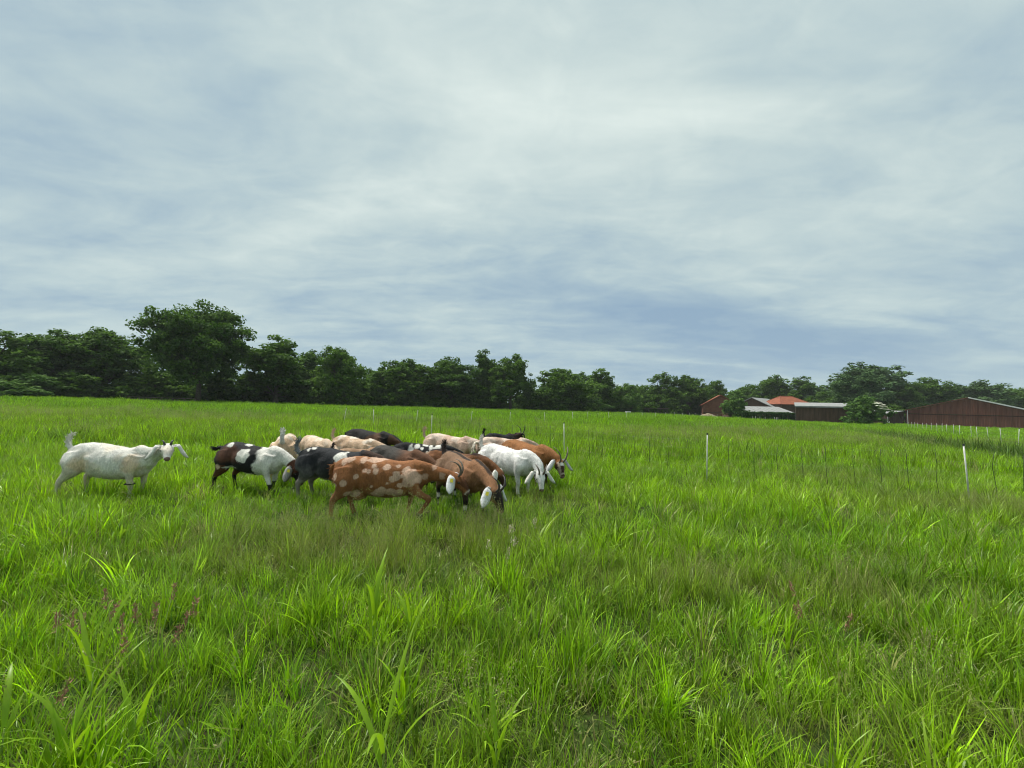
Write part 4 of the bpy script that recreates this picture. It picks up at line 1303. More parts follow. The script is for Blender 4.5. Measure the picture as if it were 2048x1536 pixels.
GRAZE = dict(poll=(.84, 0, .46), ctrl=(.66, 0, .64), head=(0, 58))
def pose(**k):
    q = dict(GRAZE); q.update(k); return q
GOATS = [
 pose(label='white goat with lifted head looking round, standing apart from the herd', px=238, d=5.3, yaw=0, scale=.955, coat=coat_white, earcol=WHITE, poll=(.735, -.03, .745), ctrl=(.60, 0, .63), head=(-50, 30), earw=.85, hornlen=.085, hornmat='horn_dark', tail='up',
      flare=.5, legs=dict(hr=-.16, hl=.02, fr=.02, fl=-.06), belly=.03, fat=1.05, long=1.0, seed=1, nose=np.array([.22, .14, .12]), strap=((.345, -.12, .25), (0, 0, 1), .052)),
 pose(label='black and brown goat with white forequarters grazing next to the white goat standing apart', px=514, d=5.75, yaw=-14, scale=.93, coat=coat_pied, earcol=[(.30, .29, .27), (.3, .29, .27)], tag=(-1,), tail='back', tailcol=BLACK, poll=(.74, 0, .44), ctrl=(.62, 0, .64), head=(0, 62), horns=False,
      legs=dict(hr=-.12, hl=.04, fr=.14, fl=-.10), seed=2),
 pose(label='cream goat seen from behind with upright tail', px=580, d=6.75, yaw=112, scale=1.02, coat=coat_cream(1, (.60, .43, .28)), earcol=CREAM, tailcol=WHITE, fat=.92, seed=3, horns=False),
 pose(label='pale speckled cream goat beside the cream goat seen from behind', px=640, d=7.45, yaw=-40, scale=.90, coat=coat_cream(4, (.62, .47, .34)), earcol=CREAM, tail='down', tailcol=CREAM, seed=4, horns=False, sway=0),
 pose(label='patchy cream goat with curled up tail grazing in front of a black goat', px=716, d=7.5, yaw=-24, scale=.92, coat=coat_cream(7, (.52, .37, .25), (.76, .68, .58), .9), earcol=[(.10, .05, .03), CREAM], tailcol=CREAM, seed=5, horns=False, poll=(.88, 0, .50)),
 pose(label='black goat with brown shoulder grazing behind the patchy cream goat', px=742, d=8.5, yaw=-22, scale=1.0, coat=coat_blackbrown, earcol=BLACK, tail='down', tailcol=BLACK, horns=False, seed=6, hornmat='horn_dark'),
 pose(label='charcoal goat with white flank patch and grey upright tail', px=683, d=5.5, yaw=-3, scale=.93, coat=coat_charcoal, earcol=BLACK, tailcol=(.20, .21, .22), horns=False, seed=7, hornmat='horn_dark', belly=.03, legs=dict(hr=-.03, hl=.06)),
 pose(label='brown goat with pale spots and one foreleg lifted, white tagged ear', px=774, d=4.72, yaw=0, scale=.94, coat=coat_spotted, earcol=(.74, .68, .64), tag=(-1,), tail='down', tailcol=BROWN, poll=(.85, -.02, .55), ctrl=(.66, 0, .62), head=(-8, 44), hornlen=.21,
      legs=dict(hr=-.10, hl=.10, fl=-.08, fr=[(.37, -.085, .64), (.38, -.115, .52), (.41, -.128, .42), (.50, -.125, .345), (.575, -.12, .30), (.535, -.12, .21), (.49, -.12, .14), (.46, -.12, .105)]), belly=.03, long=1.02, udder=True, seed=8, sway=.0),
 pose(label='grey and brown goat grazing behind the spotted brown goat', px=802, d=6.05, yaw=-28, scale=.895, coat=coat_greybrown, earcol=(.05, .035, .03), tail='down', tailcol=(.05, .04, .035), horns=False, seed=9, hornmat='horn_dark'),
 pose(label='black goat flecked with white in the middle of the herd', px=850, d=6.95, yaw=6, scale=.86, coat=coat_blackspeck, earcol=BLACK, tail='back', tailcol=BLACK, horns=False, seed=10, hornmat='horn_dark'),
 pose(label='plain brown goat with pale rump line and white ears behind the tan goat', px=915, d=6.1, yaw=-22, scale=.855, coat=coat_brown, earcol=WHITE, tail='down', tailcol=(.3, .2, .14), horns=False, seed=11, hornmat='horn_dark', poll=(.80, 0, .46)),
 pose(label='tan goat with dark back stripe and raised dark tail, grazing beside the spotted brown goat', px=930, d=5.15, yaw=-57, scale=.955, coat=coat_tan, earcol=(.72, .66, .62), tag=(-1,), tailcol=(.05, .035, .03), seed=12, hornmat='horn_dark', poll=(.83, -.02, .46), head=(20, 62), fat=.98, hornlen=.17),
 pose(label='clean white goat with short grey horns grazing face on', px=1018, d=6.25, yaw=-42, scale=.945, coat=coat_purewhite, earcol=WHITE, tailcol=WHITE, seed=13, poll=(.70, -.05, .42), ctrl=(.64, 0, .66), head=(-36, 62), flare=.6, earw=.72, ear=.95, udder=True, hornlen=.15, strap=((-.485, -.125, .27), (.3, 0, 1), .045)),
 pose(label='chestnut goat with long brown horns and white blaze beside the clean white goat', px=1056, d=6.8, yaw=-48, scale=.965, coat=coat_chestnut, earcol=(.62, .48, .38), tail='down', tailcol=CHEST, seed=14, poll=(.70, .03, .50), ctrl=(.64, 0, .64), head=(-16, 62), flare=.75, earw=.75, hornlen=.25),
 pose(label='pinkish cream goat with raised tail at the back of the herd', px=903, d=8.0, yaw=-20, scale=.95, coat=coat_cream(11, PINK, (.74, .62, .52), .7), earcol=WHITE, tailcol=CREAM, horns=False, seed=15, hornmat='horn_dark', poll=(.80, 0, .52)),
 pose(label='cream goat half hidden behind the clean white goat, tail swung aside', px=1012, d=7.55, yaw=28, scale=.955, coat=coat_cream(14, PINK, (.74, .62, .52), .6), earcol=CREAM, tail='wag', tailcol=(.78, .70, .58), seed=16, horns=False, legs=dict(hr=-.05)),
 pose(label='small black goat with curled black tail at the far edge of the herd', px=1003, d=9.1, yaw=52, scale=.90, coat=coat_black, earcol=BLACK, tailcol=BLACK, seed=17, hornmat='horn_dark', hornlen=.25, poll=(.78, 0, .70)),
 pose(label='small tan goat hidden behind the charcoal goat, dark tail upright', px=722, d=6.55, yaw=62, scale=.79, coat=coat_cream(20, LTAN, (.42, .28, .18), .5), earcol=LTAN, tailcol=BLACK, seed=18, horns=False),
]
for g in GOATS:
    make_goat(g)

#GRASS_SECTION
# ------------------------------------------------------------------ grass (one uncountable mass)
def grass_material():
    m = bpy.data.materials.new('meadow_grass')
    m.use_nodes = True
    nt = m.node_tree; L = nt.links.new
    b = nt.nodes['Principled BSDF']; out = nt.nodes['Material Output']
    bc = nn(nt, 'ShaderNodeAttribute'); bc.attribute_name = 'bc'
    ti = nn(nt, 'ShaderNodeAttribute'); ti.attribute_type = 'INSTANCER'; ti.attribute_name = 'tint'
    sep = nn(nt, 'ShaderNodeSeparateColor'); L(bc.outputs['Color'], sep.inputs[0])
    # blade-to-blade variation
    mr = nn(nt, 'ShaderNodeMapRange'); mr.inputs[3].default_value = .42; mr.inputs[4].default_value = 1.55
    L(sep.outputs[2], mr.inputs[0])
    sc = nn(nt, 'ShaderNodeVectorMath', operation='SCALE'); L(ti.outputs['Color'], sc.inputs[0]); L(mr.outputs[0], sc.inputs['Scale'])
    # dry tips on some blades
    tip = nn(nt, 'ShaderNodeMapRange'); tip.inputs[1].default_value = .55; tip.inputs[2].default_value = 1.0; tip.inputs[4].default_value = .30
    L(sep.outputs[0], tip.inputs[0])
    mt = nn(nt, 'ShaderNodeMix', data_type='RGBA'); L(tip.outputs[0], mt.inputs[0]); L(sc.outputs[0], mt.inputs[6]); mt.inputs[7].default_value = (.34, .42, .07, 1)
    # seed heads, straw stalks
    ms = nn(nt, 'ShaderNodeMix', data_type='RGBA'); L(sep.outputs[1], ms.inputs[0]); L(mt.outputs[2], ms.inputs[6]); ms.inputs[7].default_value = (.30, .30, .115, 1)
    L(ms.outputs[2], b.inputs['Base Color'])
    b.inputs['Roughness'].default_value = .42
    b.inputs['Specular IOR Level'].default_value = .38
    tr = nn(nt, 'ShaderNodeBsdfTranslucent'); L(ms.outputs[2], tr.inputs[0])
    mx = nn(nt, 'ShaderNodeMixShader'); mx.inputs[0].default_value = .42
    L(b.outputs[0], mx.inputs[1]); L(tr.outputs[0], mx.inputs[2]); L(mx.outputs[0], out.inputs[0])
    return m
M['grass'] = grass_material()

class Blades:
    def __init__(self):
        self.v = []; self.f = []; self.c = []
    def blade(self, x, y, L_, w, az, lean, bend, r, seg=4, seed=0.0, rnd=None, z0=-.01, face=None):
        """one curved ribbon: starts leaning by `lean` and bends over by `bend` radians by the tip"""
        o = len(self.v); rnd = r.random() if rnd is None else rnd
        p = np.array([x, y, z0]); th = lean
        dx = np.array([math.cos(az), math.sin(az), 0])
        fa = az + math.pi / 2 if face is None else face
        sd_ = np.array([math.cos(fa), math.sin(fa), 0])
        for k in range(seg + 1):
            t = k / seg
            ww = w * (.75 + .6 * t - 1.35 * t ** 2.2) * .5 if k < seg else 0
            if k < seg:
                self.v += [p - sd_ * max(ww, w * .06), p + sd_ * max(ww, w * .06)]
                self.c += [(t, seed, rnd)] * 2
            else:
                self.v.append(p.copy()); self.c.append((t, seed, rnd))
            p = p + (dx * math.sin(th) + np.array([0, 0, 1]) * math.cos(th)) * L_ / seg
            th += bend / seg * (0.5 + t)
        for k in range(seg - 1):
            a = o + 2 * k
            self.f += [(a, a + 1, a + 3), (a, a + 3, a + 2)]
        a = o + 2 * (seg - 1)
        self.f.append((a, a + 1, a + 2))
        return p
    def spikelets(self, pts, n, size, r, spread, rnd=.5):
        for p in pts:
            for _ in range(n):
                o = len(self.v)
                c = p + r.normal(size=3) * spread
                d = r.normal(size=3) * .6 + np.array([0, 0, .8]); d /= np.linalg.norm(d)
                q = np.cross(d, r.normal(size=3)); q /= np.linalg.norm(q) + 1e-9
                s_ = size * r.uniform(.7, 1.4)
                self.v += [c, c + d * s_ * .5 + q * s_ * .2, c + d * s_, c + d * s_ * .5 - q * s_ * .2]
                rr = r.random()
                self.c += [(.5, .55 + .45 * r.random(), rr)] * 4
                self.f += [(o, o + 1, o + 2), (o, o + 2, o + 3)]
    def mesh(self, name):
        me = npmesh(name, np.array(self.v), np.array(self.f), 3)
        a = me.attributes.new('bc', 'FLOAT_COLOR', 'POINT')
        a.data.foreach_set('color', np.hstack([np.array(self.c), np.ones((len(self.c), 1))]).astype(np.float32).ravel())
        me.materials.append(M['grass'])
        me.polygons.foreach_set('use_smooth', np.ones(len(me.polygons), bool))
        return me

def grass_protos():
    col = bpy.data.collections.new('grass_kinds')
    idx = {}
    def put(kind, B):
        k = len(col.objects)
        nm = 'grass_tuft_%02d' % k
        col.objects.link(bpy.data.objects.new(nm, B.mesh(nm)))
        idx.setdefault(kind, []).append(k)
    r = np.random.default_rng(77)
    for i in range(5):          # lush leafy tuft
        B = Blades()
        for _ in range(20):
            a = r.uniform(0, 6.283); q = r.random() ** .6 * .07
            B.blade(math.cos(a) * q, math.sin(a) * q, r.uniform(.15, .38), r.uniform(.006, .0110), a + r.normal(0, .7), r.uniform(.02, .45), abs(r.normal(.95, .7)), r, seg=5 if i < 3 else 4)
        put('lush', B)
    for i in range(4):          # fine tuft
        B = Blades()
        for _ in range(26):
            a = r.uniform(0, 6.283); q = r.random() ** .6 * .08
            B.blade(math.cos(a) * q, math.sin(a) * q, r.uniform(.14, .34), r.uniform(.0035, .0065), a + r.normal(0, .8), r.uniform(0, .4), abs(r.normal(.55, .5)), r, seg=4)
        put('fine', B)
    for i in range(4):          # flowering stalks with airy brownish heads
        B = Blades()
        for _ in range(16):
            a = r.uniform(0, 6.283); q = r.random() ** .6 * .09
            B.blade(math.cos(a) * q, math.sin(a) * q, r.uniform(.12, .3), r.uniform(.002, .004), a + r.normal(0, .8), r.uniform(0, .4), abs(r.normal(.5, .5)), r, seg=3)
        for _ in range(8):
            a = r.uniform(0, 6.283); q = r.random() * .08; L_ = r.uniform(.34, .52); ln = r.uniform(0, .22); bd = r.uniform(.05, .4)
            x, y = math.cos(a) * q, math.sin(a) * q
            p = B.blade(x, y, L_, .0026, a, ln, bd, r, seg=5, seed=.35)
            base_ = np.array([x, y, 0.]); 
            pts = [p + (base_ - p) * t * .28 for t in np.linspace(0, 1, 5)]
            B.spikelets(pts, 5, .012, r, .014)
        put('seed', B)
    for i in range(4):          # broad-bladed tuft
        B = Blades()
        for _ in range(9):
            a = r.uniform(0, 6.283); q = r.random() * .05
            B.blade(math.cos(a) * q, math.sin(a) * q, r.uniform(.22, .44), r.uniform(.012, .020), a + r.normal(0, .5), r.uniform(.05, .4), r.uniform(.3, 1.7), r, seg=6)
        put('broad', B)
    for i in range(3):          # ryegrass spikes
        B = Blades()
        for _ in range(14):
            a = r.uniform(0, 6.283); q = r.random() ** .6 * .07
            B.blade(math.cos(a) * q, math.sin(a) * q, r.uniform(.15, .32), r.uniform(.003, .006), a + r.normal(0, .8), r.uniform(0, .4), abs(r.normal(.6, .5)), r, seg=4)
        for _ in range(3):
            a = r.uniform(0, 6.283); L_ = r.uniform(.42, .62); ln = r.uniform(.05, .3); bd = r.uniform(.2, .9)
            p = B.blade(0, 0, L_, .0034, a, ln, bd, r, seg=6, seed=.25)
            v6 = B.v[-3:]
            q0 = (B.v[-3] + B.v[-2]) / 2; q1 = B.v[-1]
            B.spikelets([q0 + (q1 - q0) * t for t in np.linspace(0, 1, 8)], 2, .013, r, .002)
        put('rye', B)
    for i in range(3):          # low undergrowth: short leaves lying about
        B = Blades()
        for _ in range(30):
            x, y = r.uniform(-.13, .13, 2)
            B.blade(x, y, r.uniform(.06, .16), r.uniform(.004, .009), r.uniform(0, 6.283), r.uniform(.1, 1.0), r.uniform(0, .9), r, seg=3)
        put('low', B)
    for i in range(3):          # rosettes of broad weeds
        B = Blades()
        for _ in range(8):
            a = r.uniform(0, 6.283)
            B.blade(math.cos(a) * .01, math.sin(a) * .01, r.uniform(.09, .17), r.uniform(.026, .042), a, r.uniform(.5, 1.0), r.uniform(.1, .7), r, seg=5)
        put('rosette', B)
    for i in range(5):          # wide clump for the middle distance
        B = Blades()
        for _ in range(48):
            a = r.uniform(0, 6.283); q = r.random() ** .5 * .20
            B.blade(math.cos(a) * q, math.sin(a) * q, r.uniform(.12, .38), r.uniform(.010, .020), r.uniform(0, 6.283), r.uniform(0, .35), abs(r.normal(.6, .5)), r, seg=3)
        put('mid', B)
    for i in range(3):          # the same with brownish flowering heads
        B = Blades()
        for _ in range(40):
            a = r.uniform(0, 6.283); q = r.random() ** .5 * .22
            B.blade(math.cos(a) * q, math.sin(a) * q, r.uniform(.14, .34), r.uniform(.005, .009), r.uniform(0, 6.283), r.uniform(0, .3), abs(r.normal(.4, .4)), r, seg=3)
        for _ in range(14):
            a = r.uniform(0, 6.283); q = r.random() ** .5 * .2
            p = B.blade(math.cos(a) * q, math.sin(a) * q, r.uniform(.3, .44), .004, a, r.uniform(0, .2), .2, r, seg=3, seed=.4)
            B.spikelets([p, p - np.array([0, 0, .05]), p - np.array([0, 0, .09])], 3, .022, r, .016)
        put('midseed', B)
    for i in range(4):          # large patch for far ground
        B = Blades()
        for _ in range(110):
            a = r.uniform(0, 6.283); q = r.random() ** .5 * .75
            B.blade(math.cos(a) * q, math.sin(a) * q, r.uniform(.14, .34), r.uniform(.02, .034), r.uniform(0, 6.283), r.uniform(0, .35), abs(r.normal(.5, .4)), r, seg=2)
        put('far', B)
    for i in range(3):          # tall rank weeds of the ditch
        B = Blades()
        for _ in range(70):
            a = r.uniform(0, 6.283); q = r.random() ** .5 * .35
            B.blade(math.cos(a) * q, math.sin(a) * q, r.uniform(.35, .8), r.uniform(.012, .03), r.uniform(0, 6.283), r.uniform(0, .4), abs(r.normal(.6, .5)), r, seg=3)
        put('weed', B)
    return col, idx

def nfield(x, y, sc, ox, oy):
    return np.array([mnoise.noise(Vector((a * sc + ox, b * sc + oy, 0.3))) for a, b in zip(x, y)])

def px2ground(px, py):
    """point of the pasture seen at that place of the photograph (used to lay out patches)"""
    d = EYE * FPX / max(6, py - HORIZ(px))
    return ((px - 1024) / FPX * d, d)

def sow():
    col, idx = grass_protos()
    r = np.random.default_rng(123)
    zones = [(0.35, 4.2, 290), (4.2, 10.0, 150), (10.0, 25.0, 38), (25.0, 62.0, 7.0), (62.0, 130.0, 2.2)]
    # patches of flowering, olive-brown grass and of lush bright grass: (x, y, rx, ry, weight)
    olive = [(*px2ground(760, 1110), 1.5, .55, 1.0), (*px2ground(960, 1085), .9, .5, 1.0), (*px2ground(560, 1130), .8, .4, .8), (*px2ground(1320, 1160), 1.0, .35, .8), (*px2ground(1640, 1190), .9, .3, .7),
             (*px2ground(1130, 1010), 1.0, .6, .7), (*px2ground(1900, 1010), 2.4, .8, .9), (*px2ground(1680, 960), 2.0, .7, .7), (*px2ground(1640, 1440), .35, .12, .8), (*px2ground(1960, 1440), .3, .12, .8), (*px2ground(900, 1480), .5, .12, .6),
             (*px2ground(640, 1060), .9, .5, .6), (*px2ground(380, 855), 3, .8, .5), (*px2ground(60, 850), 3, 1.2, .4), (*px2ground(800, 850), 5, 1.5, .3), (*px2ground(1480, 870), 3, 1.2, .5), (*px2ground(1340, 880), 3, 1.2, .5), (*px2ground(1690, 890), 3, 1, .4)]
    lush = [(*px2ground(1450, 1000), 2.6, 1.0, 1.0), (*px2ground(1250, 1110), .9, .4, .9), (*px2ground(800, 1230), .5, .22, 1.0), (*px2ground(300, 1000), 2.0, .6, .6), (*px2ground(700, 890), 9, 2.2, .9), (*px2ground(1250, 870), 5, 2.2, .8), (*px2ground(1900, 930), 3, 1, .6), (*px2ground(200, 880), 7, 1.4, .9), (*px2ground(1440, 838), 10, 6, .8)]
    bare = [(*px2ground(980, 1135), .32, .13), (*px2ground(850, 1300), .22, .09), (*px2ground(260, 1420), .30, .07), (*px2ground(820, 1350), .14, .06), (*px2ground(700, 1420), .2, .05)]
    X = []; Y = []; K = []; S = []; T = []; RT = []
    for zi, (y0, y1, dens) in enumerate(zones):
        half = lambda y: 1.36 * (y + 1.1)
        area = (half(y0) + half(y1)) * (y1 - y0)
        n = int(area * dens)
        yy = np.sqrt(r.uniform((y0 + 1.1) ** 2, (y1 + 1.1) ** 2, n)) - 1.1
        xx = r.uniform(-1, 1, n) * half(yy)
        o1 = nfield(xx, yy, .55, 3.1, 8.7); o2 = nfield(xx, yy, 1.9, 13.1, 1.7); o3 = nfield(xx, yy, .16, 23.1, 4.7)
        o4 = nfield(xx, yy, 4.6, 31.1, 7.7) if zi < 2 else r.normal(0, .2, n)
        ol = np.clip(o1 * 1.0 + o2 * .5 - .2, 0, 1) * .6; lu = np.clip(-o1 * 1.1 + o2 * .4, 0, 1)
        for (cx, cy, rx, ry, w) in olive:
            ol = np.maximum(ol, w * np.exp(-(((xx - cx) / rx) ** 2 + ((yy - cy) / ry) ** 2)) * (1 + .5 * o2))
        for (cx, cy, rx, ry, w) in lush:
            k = w * np.exp(-(((xx - cx) / rx) ** 2 + ((yy - cy) / ry) ** 2))
            lu = np.maximum(lu, k); ol = ol * (1 - .8 * k)
        keep = (r.random(n) < .84 + 1.0 * o4) if zi < 2 else np.ones(n, bool)
        hgt = np.ones(n)
        for (cx, cy, rx, ry) in bare:
            k = np.exp(-(((xx - cx) / rx) ** 2 + ((yy - cy) / ry) ** 2))
            keep &= r.random(n) > k * .8; hgt *= 1 - .55 * k
        # ditch
        t = np.clip((yy - 9.0) / 42.0, 0, 1); dxl = 15.0 + 20.5 * t ** 1.1
        dit = np.exp(-((xx - dxl) / .5) ** 2) * ((yy > 6) & (yy < 56))
        u = r.random(n)
        kind = np.zeros(n, int)
        def pick(mask, nm):
            if mask.any():
                kind[mask] = r.choice(idx[nm], mask.sum())
        olr = np.clip(ol, 0, 1)
        if zi <= 1:
            pick(np.ones(n, bool), 'fine')
            pick(u < .44 + .35 * lu - .3 * olr, 'lush')
            pick((u > .80) & (u < .80 + .01 + .10 * olr), 'seed')
            pick((u > .955) & (olr < .5), 'rye')
            pick((u > .88) & (u < .915 + .04 * lu), 'broad')
            pick((r.random(n) < (.42 if zi == 0 else .26)), 'low')
            pick((olr > .25) & (u < olr * .36), 'seed')
            pick(r.random(n) < .012, 'rosette')
        elif zi == 2:
            pick(np.ones(n, bool), 'mid'); pick(u < olr * .8, 'midseed')
        else:
            pick(np.ones(n, bool), 'far')
        pick(dit > r.uniform(.25, .7, n), 'weed')
        isd = np.isin(kind, idx['weed']); iss = np.isin(kind, idx['seed'] + idx['rye'])
        sc_ = r.uniform(.70, 1.25, n) * hgt * np.clip(1 + .75 * o4, .55, 1.4)
        if zi == 0:
            sc_ *= .59 + .20 * o1 + .10 * np.clip(yy - 2, 0, 2)
        if zi == 1:
            sc_ *= (.72 + .18 * o1) * (1 - .36 * np.exp(-(((xx + 1.6) / 2.8) ** 2 + ((yy - 4.9) / 1.2) ** 2)))
        if zi == 0:
            sc_ = np.where(iss & (yy > 2.6), sc_ * .72, sc_)
        if zi == 1:
            sc_ = np.where(iss, sc_ * .66, sc_)
        if zi >= 3:
            sc_ *= np.where(isd, .9, .95)
        rp = (xx > dxl + .6) & (yy > 9)
        sc_ = np.where(rp, sc_ * .68, sc_)
        # colours: deep green, bright yellow-green, olive
        deep = np.array([.066, .190, .006]); bright = np.array([.275, .485, .005]); olv = np.array([.250, .300, .050]); blue = np.array([.090, .220, .050])
        m1 = np.clip(.48 + .55 * lu + .40 * o3 + .45 * o4 + .24 * r.normal(size=n), 0, 1)[:, None]
        c = deep * (1 - m1) + bright * m1
        m2 = np.clip(olr * .75 + .08 * r.normal(size=n), 0, .85)[:, None]
        c = c * (1 - m2) + olv * m2
        m3 = np.clip(o2 * .5 - .1 + .12 * r.normal(size=n), 0, .5)[:, None]
        c = c * (1 - m3) + blue * m3
        c = c * np.exp(r.normal(0, .22, n))[:, None]
        if zi >= 2:
            c[(xx > dxl + .6) & (yy > 9)] *= 1.15
        dry = (r.random(n) < .035) & (zi < 3)
        c[dry] = c[dry] * .3 + np.array([.38, .33, .15]) * .7
        lw = np.isin(kind, idx['low']); dr = lw & (r.random(n) < .35)
        c[dr] = c[dr] * .35 + np.array([.17, .145, .06]) * .65
        sc_ = np.where(lw, np.maximum(sc_, .7) * 1.15, sc_)
        c[isd] = c[isd] * .25 + np.array([.030, .085, .020]) * .75
        if zi >= 3:
            c = c * .6 + .4 * np.array([.185, .390, .007])
        rt = np.stack([r.normal(0, .20, n), r.normal(0, .20, n), r.uniform(0, 6.283, n)], -1)
        ok = keep | np.isin(kind, idx['low'])
        X.append(xx[ok]); Y.append(yy[ok]); K.append(kind[ok]); S.append(sc_[ok]); T.append(c[ok]); RT.append(rt[ok])
    X = np.concatenate(X); Y = np.concatenate(Y); K = np.concatenate(K); S = np.concatenate(S); T = np.concatenate(T); RT = np.concatenate(RT)
    n = len(X)
    me = bpy.data.meshes.new('meadow_grass')
    me.vertices.add(n)
    me.vertices.foreach_set('co', np.stack([X, Y, terrain(X, Y)], -1).astype(np.float32).ravel())
    def attr(nm, ty, arr, fld):
        a = me.attributes.new(nm, ty, 'POINT'); a.data.foreach_set(fld, np.ascontiguousarray(arr).ravel())
    attr('kind', 'INT', K.astype(np.int32), 'value'); attr('scl', 'FLOAT', S.astype(np.float32), 'value')
    attr('rot', 'FLOAT_VECTOR', RT.astype(np.float32), 'vector'); attr('tint', 'FLOAT_COLOR', np.hstack([T, np.ones((n, 1))]).astype(np.float32), 'color')
    o = link('meadow_grass', me)
    tag(o, 'long green meadow grass with patches of flowering heads across the whole pasture', 'grass', kind='stuff')
    ng = bpy.data.node_groups.new('sow_grass', 'GeometryNodeTree')
    ng.interface.new_socket('Geometry', in_out='INPUT', socket_type='NodeSocketGeometry')
    ng.interface.new_socket('Geometry', in_out='OUTPUT', socket_type='NodeSocketGeometry')
    gi = ng.nodes.new('NodeGroupInput'); go = ng.nodes.new('NodeGroupOutput')
    ci = ng.nodes.new('GeometryNodeCollectionInfo'); ci.inputs[0].default_value = col; ci.inputs['Separate Children'].default_value = True; ci.inputs['Reset Children'].default_value = True
    ip = ng.nodes.new('GeometryNodeInstanceOnPoints'); ip.inputs['Pick Instance'].default_value = True
    def na(nm, ty):
        q = ng.nodes.new('GeometryNodeInputNamedAttribute'); q.data_type = ty; q.inputs[0].default_value = nm
        return q.outputs['Attribute']
    e2r = ng.nodes.new('FunctionNodeEulerToRotation')
    L = ng.links.new
    L(na('rot', 'FLOAT_VECTOR'), e2r.inputs[0]); L(e2r.outputs[0], ip.inputs['Rotation'])
    L(na('scl', 'FLOAT'), ip.inputs['Scale']); L(na('kind', 'INT'), ip.inputs['Instance Index'])
    L(gi.outputs[0], ip.inputs['Points']); L(ci.outputs[0], ip.inputs['Instance']); L(ip.outputs[0], go.inputs[0])
    md = o.modifiers.new('sow', 'NODES'); md.node_group = ng
    print('grass tufts', n)
if GRASS:
    sow()

# ------------------------------------------------------------------ single plants standing out of the grass
def blade_mat():
    m = mat('broad_green_blade', (0.26, 0.45, 0.012), 0.42, 0.4, 0.45, 9)
    nt = m.node_tree; b = nt.nodes['Principled BSDF']; out = nt.nodes['Material Output']
    tr = nn(nt, 'ShaderNodeBsdfTranslucent'); tr.inputs[0].default_value = (0.27, 0.46, 0.012, 1)
    ms = nn(nt, 'ShaderNodeMixShader'); ms.inputs[0].default_value = .42
    nt.links.new(b.outputs[0], ms.inputs[1]); nt.links.new(tr.outputs[0], ms.inputs[2]); nt.links.new(ms.outputs[0], out.inputs[0])
    return m
M['broad_leaf'] = blade_mat()
M['stalk'] = mat('green_stalk', (0.22, 0.33, 0.06), 0.5, 0.3)
M['red_plume'] = mat('reddish_seed_plume', (0.42, 0.22, 0.16), 0.8, 0.2, 0.35, 30)
M['pale_plume'] = mat('pale_pink_seed_plume', (0.62, 0.52, 0.40), 0.8, 0.2, 0.3, 30)

def blade_sheet(p0, L_, w, az, lean, bend, r):
    seg = 8; p = np.array(p0, float); th = lean; G = []
    dx = np.array([math.cos(az), math.sin(az), 0]); sd_ = np.array([-math.sin(az), math.cos(az), 0])
    for k in range(seg + 1):
        t = k / seg
        ww = w / 2 * (0.55 + 1.5 * t - 2.0 * t * t) if t < .97 else w * .02
        dirv = dx * math.sin(th) + np.array([0, 0, 1]) * math.cos(th)
        nrm = np.cross(sd_, dirv)
        G.append([p - sd_ * ww + nrm * ww * .3, p, p + sd_ * ww + nrm * ww * .3])
        p = p + dirv * L_ / seg
        th += bend / seg * (.4 + 1.2 * t)
    G = np.array(G); nr = len(G)
    return G.reshape(-1, 3), [(i * 3 + j, i * 3 + j + 1, i * 3 + j + 4, i * 3 + j + 3) for i in range(nr - 1) for j in range(2)]

def broad_plant(px, py, h, label, seed, nl=6, group=None):
    x, d = px2ground(px, py)
    r = np.random.default_rng(seed)
    e = empty('broad_leaf_plant', (x, d, tz(x, d)), r.uniform(0, 6), label, 'plant', group)
    mb = MB(); mb.tube([(0, 0, -.02), (.005, 0, h * .3), (.012, .004, h * .6)], [.004, .0034, .002], 6); mb.build('stem', M['stalk'], e, True)
    for i in range(nl):
        h_ = h * 1.2; z = h_ * (.10 + .5 * i / nl)
        vf = blade_sheet((.004, .001, z), h_ * r.uniform(.6, .95), r.uniform(.018, .027), i * 2.5 + r.normal(0, .3), r.uniform(.15, .5), r.uniform(.5, 1.5), r)
        link('leaf', pymesh('leaf', *vf), M['broad_leaf'], e, True)

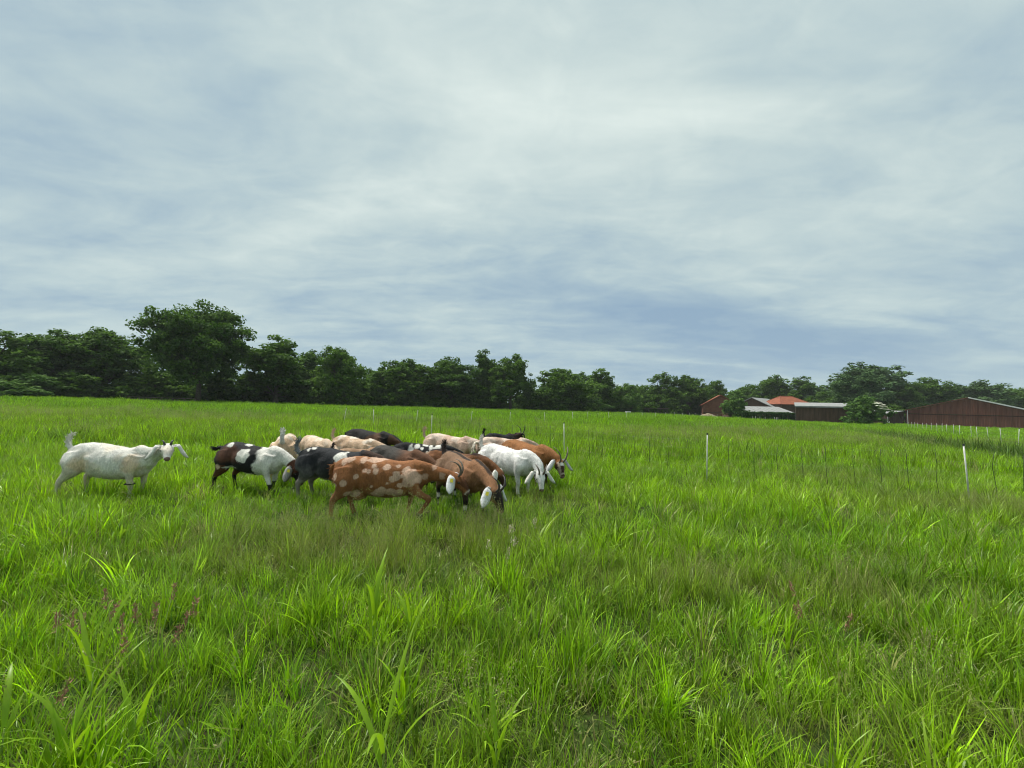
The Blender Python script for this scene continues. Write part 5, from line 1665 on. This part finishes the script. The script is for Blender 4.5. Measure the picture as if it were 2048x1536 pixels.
def plume_plant(px, py, stalks, h, label, seed, m, kind='red', name='plume_plant'):
    x, d = px2ground(px, py)
    r = np.random.default_rng(seed)
    e = empty(name, (x, d, tz(x, d)), 0, label, 'plant')
    for i in range(stalks):
        a = r.uniform(0, 6.283); q = r.uniform(.0, .05) * math.sqrt(stalks); ln = r.uniform(.03, .35); L_ = h * r.uniform(.72, 1.1)
        b = np.array([math.cos(a) * q, math.sin(a) * q, -.02])
        dv = np.array([math.cos(a) * math.sin(ln), math.sin(a) * math.sin(ln), math.cos(ln)])
        tip = b + dv * L_ + np.array([math.cos(a), math.sin(a), 0]) * .03
        mb = MB(); mb.tube([b, b + dv * L_ * .5, tip], [.0022, .0018, .0012], 5); st = mb.build('stalk', M['stalk'], e, True)
        vs = []; fs = []
        n = 70 if kind == 'red' else 46
        hl = .085 if kind == 'red' else .075
        for k in range(n):
            t = r.random()
            c = tip - dv * hl * t + r.normal(size=3) * (.006 if kind == 'red' else .011) * (.25 + t)
            dd = dv * .8 + r.normal(size=3) * .45; dd /= np.linalg.norm(dd)
            sd_ = np.cross(dd, r.normal(size=3)); sd_ /= np.linalg.norm(sd_)
            L2 = r.uniform(.012, .024); o = len(vs)
            vs += [c, c + dd * L2 * .5 + sd_ * .0024, c + dd * L2, c + dd * L2 * .5 - sd_ * .0024]; fs.append((o, o + 1, o + 2, o + 3))
        link('seed_head', pymesh('seed_head', vs, fs), M[m], st)
    for i in range(4 + stalks):
        vf = blade_sheet((r.normal(0, .03), r.normal(0, .03), -.01), h * r.uniform(.5, .85), r.uniform(.005, .009), r.uniform(0, 6.283), r.uniform(.05, .5), r.uniform(.3, 1.4), r)
        link('leaf', pymesh('leaf', *vf), M['broad_leaf'], e, True)

if GRASS:
    plume_plant(330, 1345, 9, .40, 'largest clump of reddish plumed grass, many stalks', 1, 'red_plume')
    plume_plant(150, 1345, 4, .34, 'small clump of reddish plumed grass beside the largest clump', 2, 'red_plume')
    plume_plant(100, 1480, 1, .27, 'single stalk with a pinkish seed plume among broad leaves', 3, 'red_plume')
    plume_plant(1630, 1275, 4, .32, 'dull reddish plumed grass out towards the leaning fence post', 4, 'red_plume')
    plume_plant(1012, 1140, 3, .33, 'pale pinkish seed plumes standing below the grazing tan goat', 5, 'pale_plume', 'pale')
    plume_plant(1050, 1120, 3, .40, 'pale seed plumes on taller stalks next to the other pale plumes', 6, 'pale_plume', 'pale')
    for i, (px, py, h, lab, nl) in enumerate([
        (222, 1440, .36, 'tall broad leaved grass with one wide arching blade in front of the reddish plumes', 6),
        (62, 1520, .26, 'short broad leaved grass beside the single pinkish plume', 5),
        (185, 1560, .26, 'broad leaved grass with blades spread flat like a star', 7),
        (318, 1500, .30, 'upright broad leaved grass with two long pale blades near the star shaped plant', 4),
        (790, 1560, .34, 'tall thin broad leaved grass alone beside the trodden patch', 4),
        (765, 1300, .34, 'blue green broad leaved grass in the lush tuft below the spotted goat', 7),
        (835, 1290, .30, 'bright broad leaved grass next to the blue green one', 6),
        (1010, 1530, .24, 'low broad leaved grass near the trodden patch', 5),
        (1365, 1100, .28, 'broad leaved grass in the lush strip before the first fence post', 5)]):
        broad_plant(px, py, h, lab, 30 + i, nl)

# ------------------------------------------------------------------ the slightly misty air
def haze():
    mb = MB(); mb.box(-230, 230, -15, 215, -6.0, 24.0)
    m = bpy.data.materials.new('thin_mist'); m.use_nodes = True
    nt = m.node_tree; nt.nodes.clear()
    out = nn(nt, 'ShaderNodeOutputMaterial'); v = nn(nt, 'ShaderNodeVolumePrincipled')
    v.inputs['Color'].default_value = (.90, .96, .98, 1)
    v.inputs['Density'].default_value = HAZE
    nt.links.new(v.outputs[0], out.inputs['Volume'])
    o = mb.build('haze', m)
    tag(o, 'thin pale mist softening the far trees', None, kind='stuff')
HAZE = 0.00025
haze()
